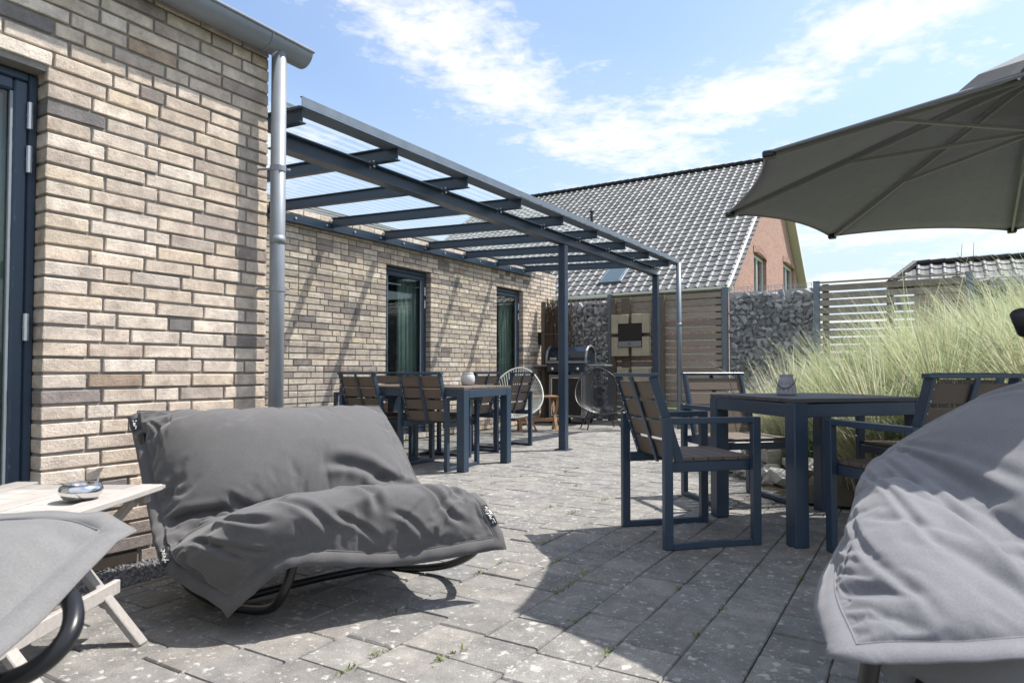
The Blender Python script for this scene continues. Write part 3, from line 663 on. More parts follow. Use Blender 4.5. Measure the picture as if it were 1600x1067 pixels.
# brushwood screen at the end of the house wall
tw = thing('twig_screen', 'brown brushwood screen leaning by the house corner behind the grill', 'screen')
MB().box((-5.50, 10.02, 1.03), (.07, .06, 2.06), ch=.004).build('post', 'post_wood', tw)
mb = MB()
for i in range(260):
    x = random.uniform(-5.46, -5.02); h = random.uniform(1.75, 2.12); y = 10.04 + random.uniform(-.05, .05); pts = [(x + random.uniform(-.02, .02) * k, y + random.uniform(-.015, .015), .02 + h * k / 4) for k in range(5)]; mb.tube(pts, [.008, .007, .006, .005, .003], 5, False)
mb.build('brushwood', 'twigs', tw, kind='stuff')
for z in (.5, 1.5): MB().tube([(-5.48, 9.975, z), (-5.0, 9.975, z)], .004, 5).build('binding_wire', 'galvanised', tw)
rebase(tw, (-5.25, 10.03, 0))

# ------------------------------------------------------------------ neighbouring houses
def tile_unit():
    xs = [0, .02, .05, .085, .115, .20, .30]; zs = [.006, .034, .044, .032, .008, .0, .006]; vs = []; fs = []
    for s_, dz in ((0, .032), (.40, .0)):
        for x, z in zip(xs, zs): vs.append((x, s_, z + dz))
    for x, z in zip(xs, zs): vs.append((x, .0, z + .006))
    n = len(xs)
    for k in range(n - 1): fs.append((k, k + 1, n + k + 1, n + k)); fs.append((2 * n + k, 2 * n + k + 1, k + 1, k))
    return vs, fs
TV, TF = tile_unit(); tile_me = MB().add(TV, TF).mesh('roof_tile', 'tile_piece')
def tiled_slope(parent, x0, x1, ye, ze, yr, zr, pick=300, col_=(.125, .13, .132), w=.30, rowl=.34, clip=None):
    dy, dz = yr - ye, zr - ze; L = math.hypot(dy, dz); ang = math.atan2(dz, dy); nr = int(L / rowl); nc = int(round((x1 - x0) / w)); items = []
    w = (x1 - x0) / nc; rowl = L / nr
    for r in range(nr):
        for c in range(nc):
            s_ = r * rowl; x = x0 + c * w; p = (x, ye + s_ * math.cos(ang), ze + s_ * math.sin(ang))
            if clip and clip(x, s_ / L): continue
            items.append(p)
    items.sort(key=lambda p: (0 if inview(p, 0) else 1, proj(p)[2])); mass = MB(); M = Euler((ang, 0, 0)).to_matrix()
    for i, p in enumerate(items):
        cc = jit(col_, .22)
        if i < pick: place('roof_tile', tile_me, parent, loc=p, rot=(ang + random.uniform(-.012, .012), random.uniform(-.012, .012), random.uniform(-.008, .008)), scale=(w / .3, rowl / .34, 1), colour=cc)
        else: mass.add([Vector(p) + M @ Vector((q[0] * w / .3, q[1] * rowl / .34, q[2])) for q in TV], TF, cc)
    if mass.v: mass.build('roof_tiles', 'tile_mass', parent, kind='stuff')
nh = thing('neighbour_house', 'pink brick house with steep dark tiled roof beyond the fence', 'house')
GX, EY, EZ, RYy, RZ = -4.65, 20.0, 3.37, 28.6, 9.50; LX = -19.2; FY = 2 * RYy - EY
mb = MB(); mb.add([(LX, EY + .1, EZ - .03), (GX, EY + .1, EZ - .03), (GX, RYy, RZ - .06), (LX, RYy, RZ - .06), (LX, FY, EZ - .1), (GX, FY, EZ - .1)], [(0, 1, 2, 3), (3, 2, 5, 4)]); rf = mb.build('roof', 'tile_mass', nh)
tiled_slope(rf, LX, GX + .05, EY, EZ, RYy, RZ)
gw = GX - .28; wy0, wy1 = EY + .5, FY - .5
WINS = [(24.35, 26.6, 3.0, 5.1), (30.3, 33.2, 3.0, 5.6)]
mb = MB()
def gz_at(y): return EZ + (RZ - EZ) * (1 - abs(y - RYy) / (RYy - EY)) - .15
strips = sorted(set([wy0, wy1, RYy] + [w for W in WINS for w in W[:2]] + list(np.linspace(wy0, wy1, 14))))
for a, b in zip(strips[:-1], strips[1:]):
    W = [w for w in WINS if w[0] - 1e-6 <= a and b <= w[1] + 1e-6]
    za, zb2 = gz_at(a), gz_at(b)
    if W:
        mb.add([(gw, a, 0), (gw, b, 0), (gw, b, W[0][2]), (gw, a, W[0][2])], [(0, 1, 2, 3)]); mb.add([(gw, a, W[0][3]), (gw, b, W[0][3]), (gw, b, zb2), (gw, a, za)], [(0, 1, 2, 3)])
    else: mb.add([(gw, a, 0), (gw, b, 0), (gw, b, zb2), (gw, a, za)], [(0, 1, 2, 3)])
mb.add([(LX + .4, wy0, 0), (gw, wy0, 0), (gw, wy0, EZ), (LX + .4, wy0, EZ)], [(0, 1, 2, 3)])
for (a, b, c, d) in WINS: mb.add([(gw, a, c), (gw - .25, a, c), (gw - .25, a, d), (gw, a, d)], [(0, 1, 2, 3)]); mb.add([(gw, b, c), (gw - .25, b, c), (gw - .25, b, d), (gw, b, d)], [(0, 1, 2, 3)]); mb.add([(gw, a, d), (gw - .25, a, d), (gw - .25, b, d), (gw, b, d)], [(0, 1, 2, 3)])
mb.build('wall', 'pink_brick', nh)
for (a, b, c, d) in WINS:
    x = gw - .16; f = MB()
    for y in (a + .06, (a + b) / 2, b - .06): f.box((x, y, (c + d) / 2), (.08, .12, d - c), ch=.005)
    for z in (c + .06, d - .06): f.box((x + .002, (a + b) / 2, z), (.08, b - a, .12), ch=.005)
    fo = f.build('window', 'white_paint', nh); MB().box((x - .02, (a + b) / 2, (c + d) / 2), (.01, b - a - .1, d - c - .1), ch=0).build('pane', 'window_glass', fo)
    MB().box((x - .3, (a + b) / 2, (c + d) / 2), (.02, b - a + .3, d - c + .1), ch=0).build('room', 'dark_interior', fo)
    ar = MB(); nsol = int((b - a + .2) / .09)
    for k in range(nsol):
        yy = a - .1 + (k + .5) * (b - a + .2) / nsol; arch = .12 * (1 - ((yy - (a + b) / 2) / ((b - a) / 2 + .1)) ** 2); ar.box((gw + .012, yy, d + .10 + arch - .04), (.03, .075, .23), ch=.003)
    ar.build('brick_arch', 'pink_brick', fo, kind='stuff')
for s_ in (0, 1):
    mb = MB(); e = Vector((GX - .1, EY - .1 if s_ == 0 else FY + .1, EZ - .12)); r_ = Vector((GX - .1, RYy, RZ - .02)); mb.bar(e, r_, .36 if s_ else .06, .20 if s_ == 0 else .30, ch=.01); mb.build('bargeboard', 'roof_trim', nh)
mb = MB(); ibar(mb, (LX, EY - .05, EZ - .10), (GX + .02, EY - .05, EZ - .10), .1, .12, tw=.1); mb.build('eaves_gutter', 'roof_trim', nh)
rt_ = MB()
for k in range(int((GX - LX) / .36)): x = LX + k * .36; rt_.tube([(x, RYy, RZ + .02), (x + .40, RYy, RZ + .045)], .13, 8)
rt_.build('ridge_tiles', 'tile_mass', rf, kind='stuff')
MB().tube([(-11.0, 24.0, 6.2), (-11.0, 24.0, 7.15)], .06, 10).lathe([(.09, 0), (.09, .06), (.02, .1)], (-11.0, 24.0, 7.15), 10).build('vent_pipe', 'black_paint', rf)
sk = MB(); ang = math.atan2(RZ - EZ, RYy - EY); sy = 20.9; sk.box((-8.75, sy, EZ + (sy - EY) * math.tan(ang) + .07), (.8, .95, .1), Euler((ang, 0, 0)), ch=.01); so = sk.build('skylight', 'galvanised', nh)
MB().box((-8.75, sy - .03, EZ + (sy - EY) * math.tan(ang) + .118), (.66, .81, .02), Euler((ang, 0, 0)), ch=.004).build('pane', 'window_glass', so)
rebase(nh, (-11.9, 28.6, 0))
nh2 = thing('far_house', 'low grey tiled roof with hipped end above the right fence', 'house')
mb = MB(); HX = -.35; rz2 = 3.86; ez2 = 3.25; ey2, ry2 = 20.9, 22.0
mb.add([(HX - .3, ey2, ez2), (12, ey2, ez2), (12, ry2, rz2), (HX + .28, ry2, rz2), (HX - .3, 2 * ry2 - ey2, ez2), (12, 2 * ry2 - ey2, ez2)], [(0, 1, 2, 3), (0, 3, 4), (3, 2, 5, 4)]); rf2 = mb.build('roof', 'tile_mass', nh2)
tiled_slope(rf2, HX - .3, 12, ey2, ez2 + .01, ry2, rz2 + .01, pick=120, col_=(.115, .12, .13), clip=lambda x, s_: x < HX - .3 + .6 * s_)
rt_ = MB()
for k in range(32): x = HX + .25 + k * .36; rt_.tube([(x, ry2, rz2 + .03), (x + .40, ry2, rz2 + .05)], .11, 8)
for k in range(8): t = k / 8; rt_.tube([(HX - .3 + .58 * t, ey2 + 1.1 * t, ez2 + .04 + .61 * t), (HX - .3 + .58 * (t + .14), ey2 + 1.1 * (t + .14), ez2 + .06 + .61 * (t + .14))], .10, 8)
rt_.build('ridge_tiles', 'tile_mass', rf2, kind='stuff')
MB().box((6.0, 22.0, 1.62), (12.2, 1.9, 3.24), ch=0).build('wall', 'pink_brick', nh2)
MB().box((5.8, ey2 - .06, ez2 - .02), (12.6, .12, .1), ch=.01).build('eaves_gutter', 'roof_trim', nh2); rebase(nh2, (5.8, 22, 0))
# bare twigs sticking up beyond the fence
st = thing('bare_sapling', 'two thin bare twigs sticking up above the right fence', 'sapling')
MB().tube([(.63, 11.6, 0), (.64, 11.6, 1.2), (.66, 11.6, 2.1), (.69, 11.6, 2.72)], [.014, .01, .007, .003], 6).build('stem', 'twigs', st)
MB().tube([(.52, 11.6, 0), (.52, 11.6, 1.2), (.51, 11.6, 2.2), (.55, 11.6, 2.72)], [.012, .008, .006, .003], 6).tube([(.53, 11.6, 2.5), (.48, 11.6, 2.60)], .002, 5).build('stem', 'twigs', st); rebase(st, (.58, 11.6, 0))

# ------------------------------------------------------------------ dining furniture
def make_chair(label):
    t = thing('armchair', label, 'chair', group='slatted armchairs'); w, d = .275, .265
    for sx in (-1, 1):
        x = sx * (w - .0175); f = MB()
        f.bar((x, d - .0225, 0), (x, d - .0225, .64), .035, .045, up=(0, 1, 0)); f.bar((x, -d + .0225, 0), (x, -d + .0225, .64), .035, .045, up=(0, 1, 0))
        f.bar((x, -d + .045, .015), (x, d - .045, .015), .0345, .03); f.bar((x, -d + .045, .625), (x, d - .045, .625), .0345, .03)
        f.build('side_frame', 'anthracite', t)
        MB().bar((sx * (w - .055), -d + .03, .395), (sx * (w - .055), d - .0, .395), .03, .05).build('seat_rail', 'anthracite', t)
        b = Vector((sx * (w - .055), -.155, .40)); top = Vector((sx * (w - .055), -.30, .845)); MB().bar(b, top, .022, .045, up=(0, 1, 0)).build('back_stile', 'anthracite', t)
    b = Vector((0, -.155, .40)); top = Vector((0, -.30, .845)); dirv = (top - b).normalized(); nrm = Vector((0, dirv.z, -dirv.y))
    MB().bar(b - nrm * .018, top - nrm * .018, .03, .012, up=(0, 1, 0)).build('back_strut', 'anthracite', t)
    MB().bar((-w + .03, top.y, top.z + .006), (w - .03, top.y, top.z + .006), .045, .02).build('top_rail', 'anthracite', t)
    MB().bar((-w + .06, d - .012, .395), (w - .06, d - .012, .395), .024, .048).build('front_rail', 'anthracite', t)
    ang = math.atan2(top.y - b.y, top.z - b.z)
    sl = MB().box((0, 0, 0), (.452, .016, .088), ch=.003).mesh('back_slat', 'wpc')
    for k in range(4):
        p = b + dirv * (.075 + k * .107); place('back_slat', sl, t, loc=p, rot=(-ang, 0, 0))
    ss = MB().box((0, 0, 0), (.452, .078, .02), ch=.003).mesh('seat_slat', 'wpc')
    for k in range(5): place('seat_slat', ss, t, loc=(0, d - .056 - k * .084, .431))
    sc_ = MB()
    for k in range(4):
        p = b + dirv * (.075 + k * .107) - nrm * .012
        for sx in (-1, 1):
            for dz in (-.025, .025): sc_.lathe([(.006, 0), (.006, .004), (.002, .006)], (0, 0, 0), 6) if False else sc_.box((sx * .212, p.y + dz * dirv.y - .008, p.z + dz), (.009, .006, .009), ch=.002)
    sc_.build('screws', 'hinge_metal', t, kind='stuff')
    return t
A = math.pi / 4
c0 = make_chair('armchair left of the square table with rear slats turned to the camera')
c0.location = (-1.07, 3.54, 0); c0.rotation_euler = (0, 0, -A)
copy_tree(c0, None, 'armchair behind the square table facing the camera, in front of stones', (-1.07, 4.66, 0), -A * 3)
copy_tree(c0, None, 'armchair right of the square table half hidden by the big grey lounger', (-.02, 3.58, 0), A)
copy_tree(c0, None, 'farthest armchair of the square table, only its dark top slat showing', (.03, 4.68, 0), A * 3)
LT = 'armchair under the pergola, '
copy_tree(c0, None, LT + 'leftmost near the brick wall with its back to the camera', (-4.51, 4.88, 0), R(-2))
copy_tree(c0, None, LT + 'back turned, beside the near corner of the long table', (-3.79, 4.90, 0), R(2))
copy_tree(c0, None, LT + 'front slats facing, across the table on the window side', (-5.24, 5.50, 0), math.pi)
copy_tree(c0, None, LT + 'front slats facing, across the table nearer the pot', (-4.69, 5.49, 0), math.pi + R(2))
copy_tree(c0, None, LT + 'at the right end of the long table, turned to the wall', (-4.15, 5.80, 0), A * 2)
copy_tree(c0, None, LT + 'rightmost one in front of the white cord chair', (-4.15, 6.53, 0), A * 2)
def make_table(name, label, sx, sy, boards, mat, loc, rz, h=.725):
    t = thing(name, label, 'table', loc, rz); lw = .08
    for ax in (-1, 1):
        for ay in (-1, 1): MB().box((ax * (sx / 2 - lw / 2), ay * (sy / 2 - lw / 2), (h - .012) / 2), (lw, lw, h - .012), ch=.005).build('leg', 'anthracite', t)
    for ay in (-1, 1): MB().bar((-sx / 2 + lw, ay * (sy / 2 - .016), h - .052), (sx / 2 - lw, ay * (sy / 2 - .016), h - .046), .03, .068).build('apron', 'anthracite', t)
    for ax in (-1, 1): MB().bar((ax * (sx / 2 - .016), -sy / 2 + lw, h - .052), (ax * (sx / 2 - .016), sy / 2 - lw, h - .046), .03, .068).build('apron', 'anthracite', t)
    bw = (sy - .004) / boards; me = MB().box((0, 0, 0), (sx - .003, bw - .004, .02), ch=.002).mesh('top_board', mat)
    for k in range(boards): place('top_board', me, t, loc=(0, -sy / 2 + .002 + bw * (k + .5), h - .001))
    return t
tR = make_table('garden_table', 'square dark blue steel garden table with small lantern on it', .80, .80, 7, 'wpc_grey', (-.53, 4.095, 0), A)
tL = make_table('dining_table', 'long steel garden table with brown boards under the pergola', 1.50, .78, 6, 'wpc', (-4.095, 5.06, 0), 0)
# lantern on the square table
la = thing('lantern', 'small perforated lilac grey lantern with wire handle on square table', 'lantern', (-.66, 4.12, .7345)); n = 28
prof = [(.050, .0), (.054, .004), (.055, .015), (.052, .045), (.043, .085), (.037, .098), (.037, .118), (.033, .118), (.033, .098), (.039, .085), (.048, .045), (.051, .015)]
vs = []; fs = []
for r_, z in prof[:7]:
    for k in range(n): a = 2 * math.pi * k / n; vs.append((r_ * math.cos(a), r_ * math.sin(a), z))
for i in range(6):
    for k in range(n):
        if i in (2, 3) and (k + i) % 2 == 0:     # punched holes: small frame faces round a diamond
            q = [Vector(vs[i * n + k]), Vector(vs[i * n + (k + 1) % n]), Vector(vs[(i + 1) * n + (k + 1) % n]), Vector(vs[(i + 1) * n + k])]; c = sum(q, Vector()) / 4
            m4 = [(q[j] + q[(j + 1) % 4]) / 2 * .55 + c * .45 for j in range(4)]; b0 = len(vs); vs += [tuple(p) for p in m4]; ids = [i * n + k, i * n + (k + 1) % n, (i + 1) * n + (k + 1) % n, (i + 1) * n + k]
            for j in range(4): fs.append((ids[j], ids[(j + 1) % 4], b0 + j)); fs.append((ids[(j + 1) % 4], b0 + (j + 1) % 4, b0 + j))
        else: fs.append((i * n + k, i * n + (k + 1) % n, (i + 1) * n + (k + 1) % n, (i + 1) * n + k))
MB().add(vs, fs).build('shell', 'lilac_metal', la); MB().lathe([(.0498, 0), (.0498, .004)], (0, 0, .001), n).build('base', 'lilac_metal', la)
MB().lathe([(.02, 0), (.02, .05)], (0, 0, .006), 14).build('candle', 'white_plastic', la)
hp = [(.040 * math.cos(t) * 1.35, -.012 - .045 * math.sin(t), .098 - .06 * math.sin(t)) for t in np.linspace(0, math.pi, 13)]; MB().tube(hp, .0022, 6).build('handle', 'black_paint', la)
po = thing('pot', 'small pale speckled pot standing on the long dining table', 'pot', (-3.75, 5.30, .7345))
MB().lathe([(.045, 0), (.062, .01), (.07, .05), (.066, .09), (.052, .11), (.05, .118), (.044, .118), (.046, .10)], (0, 0, 0), 24).build('body', 'white_ceramic', po, smooth=True)
MB().lathe([(.054, 0), (.056, .006), (.054, .012)], (0, 0, .111), 24).build('rim', 'white_ceramic', po, smooth=True)

# ------------------------------------------------------------------ folding side table and ashtray
def folding_table(name, label, corner_front, ux, uy, L, W, h, mat, group=None):
    o = Vector((*corner_front, 0)); ux = Vector((*ux, 0)).normalized(); uy = Vector((*uy, 0)).normalized()   # ux along boards
    t = thing(name, label, 'table'); M = Matrix((ux, uy, Vector((0, 0, 1)))).transposed(); nb = 5
    P_ = lambda a, b, z: o + ux * a + uy * b + Vector((0, 0, z))
    for k in (0, .5, 1):
        wd = .075; MB().box((0, 0, 0), (L, wd, .02), ch=.003).build('top_frame_board', mat, t, loc=P_(L / 2, wd / 2 + k * (W - wd), h), rot=M.to_euler())
    npl = 6
    for k in range(npl):
        wd = L / npl; MB().box((0, 0, 0), (wd - .003, W - .01, .012), ch=.002).build('top_plank', mat, t, loc=P_(wd * (k + .5), W / 2, h - .002), rot=M.to_euler())
    for a in (.045, L - .045):
        for (b0, b1) in ((.06, W - .03), (W - .06, .03)):
            off = .012 if b0 < b1 else -.012
            MB().bar(P_(a + off, b0, h - .012), P_(a + off, b1, .0), .022, .042, up=ux).build('leg', mat, t)
    for b in (.16, W - .16): MB().bar(P_(-.012, b, .16), P_(L + .012, b, .16), .02, .045).build('crossbar', mat, t)
    for a in (.035, L - .035): MB().bar(P_(a, .03, h - .03), P_(a, W - .03, h - .03), .03, .03).build('top_batten', mat, t)
    rebase(t, P_(L / 2, W / 2, 0)); return t
folding_table('side_table', 'whitewashed folding wooden side table with a chrome ashtray on it', (-1.86, .845), (-.527, .849), (-.903, -.43), .506, .52, .49, 'pale_wood')
ash = thing('ashtray', 'round polished chrome ashtray bowl on the pale side table', 'ashtray', (-2.075, 1.0, .501))
MB().lathe([(.03, 0), (.044, .004), (.054, .016), (.057, .026), (.053, .038), (.042, .046), (.032, .044), (.026, .034), (.022, .03)], (0, 0, 0), 32).build('bowl', 'chrome', ash, smooth=True)
MB().tube([(.028, .03, .044), (.030, .034, .060)], .004, 8).build('pin', 'chrome', ash)
folding_table('folding_table', 'small weathered folding wooden table in front of the gas grill', (-4.90, 8.20), (.75, .66), (-.66, .75), .62, .42, .50, 'teak')

# ------------------------------------------------------------------ gas grill
g = thing('gas_grill', 'blue black gas grill with steel trim against the stone cage', 'grill', (-5.02, 10.12, 0), R(8))
mb = MB(); mb.box((0, 0, .46), (.64, .50, .72), ch=.01); mb.build('cabinet', 'grill_grey', g)
MB().box((0, -.258, .45), (.50, .015, .60), ch=.006).build('door', 'black_paint', g, label='black cabinet door in a steel rim')
rim = MB(); 
for x in (-.26, .26): rim.bar((x, -.262, .14), (x, -.262, .76), .016, .016, up=(0, 1, 0))
for z in (.14, .76): rim.bar((-.26, -.263, z), (.26, -.263, z), .016, .016)
rim.build('door_rim', 'chrome', g)
MB().box((0, -.29, .92), (.66, .06, .14), Euler((R(-12), 0, 0)), ch=.01).build('control_panel', 'enamel_blue', g)
for x in (-.22, 0, .22): MB().tube([(x, -.31, .915), (x, -.365, .905)], .026, 14).build('knob', 'chrome', g, smooth=True)
vs = []; fs = []; prof = [(-.29, .0), (-.29, .10), (-.25, .2), (-.14, .27), (.0, .29), (.14, .27), (.24, .2), (.26, 0)]
for x in (-.33, .33): vs += [(x, y, 1.0 + z) for y, z in prof]
n = len(prof); fs = [(k, k + 1, n + k + 1, n + k) for k in range(n - 1)] + [tuple(range(n)), tuple(range(2 * n - 1, n - 1, -1))]
hd = MB().add(vs, fs).build('hood', 'enamel_blue', g)
tr = MB()
for x in (-.34, .34): tr.tube([(x, y, 1.0 + z) for y, z in prof], .022, 8)
tr.bar((-.34, -.295, 1.02), (.34, -.295, 1.02), .03, .04); tr.build('hood_trim', 'grill_grey', hd)
MB().box((-.22, -.300, 1.075), (.11, .008, .036), ch=.003).build('name_plate', 'hinge_metal', hd)
tx = bpy.data.curves.new('plate_text', 'FONT'); tx.body = 'weber'; tx.size = .036; tx.align_x = 'CENTER'; tx.align_y = 'CENTER'; tx.extrude = .0008
to = bpy.data.objects.new('plate_text', tx); col.objects.link(to); dg = bpy.context.evaluated_depsgraph_get(); tme = bpy.data.meshes.new_from_object(to.evaluated_get(dg)); bpy.data.objects.remove(to)
tme.materials.clear(); tme.materials.append(MATS['black_paint']); place('lettering', tme, hd, loc=(-.22, -.3055, 1.075), rot=(math.pi / 2, 0, 0))
MB().lathe([(.03, 0), (.03, .01)], (0, 0, 0), 14).build('thermometer', 'chrome', hd, loc=(.02, -.288, 1.15), rot=(R(80), 0, 0))
for sx in (-1, 1):
    MB().box((sx * .50, -.02, .965), (.32, .44, .035), ch=.008).build('side_shelf', 'grill_grey', g)
    for sy in (-.18, .18): MB().tube([(sx * .28 - .02, sy, .045), (sx * .28 + .02, sy, .045)], .045, 12).build('wheel', 'rubber', g)

# ------------------------------------------------------------------ woven cord chairs
def cord_chair(name, label, loc, rz, cord, frame, legs, sc=1.0):
    t = thing(name, label, 'chair', loc, rz, 'round cord garden chairs'); n = 64
    def rim(a):      # egg-shaped hoop, leaning back; a=90deg is the top of the back
        w = .37 * math.cos(a); h = .44 * math.sin(a); s_ = h + .0
        ang = R(48); return Vector((w * (1 - .12 * math.sin(a)), -s_ * math.cos(ang) * 1.0 - .05, .50 + s_ * math.sin(ang) + .05 * math.sin(a) ** 2)) * sc
    hub = Vector((0, .02, .30)) * sc
    pts = [rim(2 * math.pi * k / n) for k in range(n)]; MB().tube(pts + [pts[0], pts[1]], .010 * sc, 8, False).build('rim', frame, t, smooth=True)
    ring = [hub + Vector((.08 * math.cos(2 * math.pi * k / 24), .07 * math.sin(2 * math.pi * k / 24), .0)) * sc for k in range(25)]; MB().tube(ring, .007 * sc, 6, False).build('seat_ring', frame, t)
    cm = MB(); nc = 58
    for k in range(nc):
        a = 2 * math.pi * k / nc; p = rim(a); q = hub + Vector((.08 * math.cos(a), -.07 * math.sin(a), 0)) * sc; cm.tube([p, p * .66 + q * .34 - Vector((0, -.01, .04)) * sc, p * .33 + q * .67 - Vector((0, -.01, .035)) * sc, q], .0034 * sc if frame == 'black_paint' else .005 * sc, 4, False)
    cm.build('cords', cord, t, kind='stuff')
    for sx in (-1, 1):
        for y0, y1 in ((.16, .27), (-.20, -.28)):
            MB().tube([Vector((sx * .14, y0 * .5, .285)) * sc, Vector((sx * .25, y1, .0)) * sc], .010 * sc if frame == 'black_paint' else .013 * sc, 8).build('leg', legs, t)
    st_ = MB()
    for sx in (-1, 1): st_.tube([Vector((sx * .19, .17, .16)) * sc, Vector((sx * .19, -.20, .16)) * sc], .006, 6)
    st_.tube([Vector((-.14, .08, .285)) * sc, Vector((.14, .08, .285)) * sc], .008, 6); st_.tube([Vector((-.14, -.1, .285)) * sc, Vector((.14, -.1, .285)) * sc], .008, 6)
    st_.build('stretcher', frame, t); return t
cord_chair('cord_chair', 'white cord garden chair with thin wooden legs beside the brick wall', (-4.86, 8.02, 0), R(200), 'white_cord', 'white_cord', 'teak', 1.05)
cord_chair('cord_chair', 'black round wire cord chair in front of the stone cage', (-4.14, 9.35, 0), R(215), 'black_cord', 'black_paint', 'black_paint', 1.05)

# ------------------------------------------------------------------ parasol
um = thing('parasol', 'large grey octagonal cantilever parasol seen from below', 'parasol'); UC = Vector((.50, 3.94, 0)); UR = 1.45; UZ = 1.79; UA = 2.30; A0 = R(179)
tips = [UC + Vector((UR * math.cos(A0 + k * A), UR * math.sin(A0 + k * A), UZ)) for k in range(8)]; apex = UC + Vector((0, 0, UA)); ribs_lift = .008
vs = []; fs = []; nr, nt_ = 14, 10
for k in range(8):
    a, b = tips[k], tips[(k + 1) % 8]; base = len(vs)
    for i in range(nr + 1):
        r_ = .06 + .94 * i / nr
        for j in range(nt_ + 1):
            f = j / nt_; edge = a.lerp(b, f); scal = 1 - .045 * 4 * f * (1 - f); p = apex.lerp(edge, r_ * (scal if i == nr else 1 - (1 - scal) * r_ ** 2)); p.z -= .02 * 4 * f * (1 - f) * r_ * (1.05 - r_) * 3; vs.append(tuple(p))
    for i in range(nr):
        for j in range(nt_): q = base + i * (nt_ + 1) + j; fs.append((q, q + 1, q + nt_ + 2, q + nt_ + 1))
cn = MB().add(vs, fs).build('canopy', 'canopy_fabric', um, smooth=True); cn.data.polygons.foreach_set('use_smooth', [True] * len(cn.data.polygons))
md = cn.modifiers.new('thickness', 'SOLIDIFY'); md.thickness = .003
hem = MB()
for k in range(8):
    a, b = tips[k], tips[(k + 1) % 8]; pts = [apex.lerp(a.lerp(b, f), 1 - .045 * 4 * f * (1 - f)) for f in np.linspace(0, 1, 11)]; hem.tube(pts, .006, 6, False)
hem.build('canopy_hem', 'canopy_fabric', cn)
for k in range(8):
    r_ = MB(); d_ = Vector((0, 0, -.022)); r_.bar(apex + d_ - Vector((0, 0, .02)), tips[k] + d_ + (apex - tips[k]).normalized() * .03, .013, .018); rb = r_.build('rib', 'parasol_rib', um)
    mid = apex.lerp(tips[k], .55) - Vector((0, 0, .035)); hub = UC + Vector((0, 0, UA - .30)); MB().bar(mid, hub + (mid - hub).normalized() * .05, .012, .018).build('strut', 'parasol_rib', rb)
    MB().box(tips[k] + (apex - tips[k]).normalized() * .02 + d_ * .6, (.05, .05, .03), ch=.006).build('tip_cap', 'black_paint', rb)
MB().tube([UC + Vector((0, 0, UA - .36)), UC + Vector((0, 0, UA + .10))], .028, 14).lathe([(.06, 0), (.06, .05)], tuple(UC + Vector((0, 0, UA - .33))), 14).lathe([(.07, 0), (.07, .05)], tuple(UC + Vector((0, 0, UA - .05))), 14).build('hub', 'parasol_rib', um)
vt = []; vf = []
for k in range(8): vt.append(tuple(apex.lerp(tips[k], .24) + Vector((0, 0, .055))))
vt.append(tuple(apex + Vector((0, 0, .10)))); vf = [(k, (k + 1) % 8, 8) for k in range(8)]; MB().add(vt, vf).build('vent_flap', 'canopy_fabric', um)
mast = Vector((2.9, 5.3, 0)); MB().tube([mast, mast + Vector((0, 0, 2.75))], .035, 14).build('mast', 'anthracite', um, smooth=True)
MB().tube([mast + Vector((0, 0, 2.55)), UC + Vector((.4, .22, UA + .45)), UC + Vector((0, 0, UA + .10))], .028, 12).build('arm', 'anthracite', um, smooth=True)
MB().box(mast + Vector((0, 0, .04)), (.9, .9, .08), ch=.02).build('base', 'black_paint', um); rebase(um, mast)

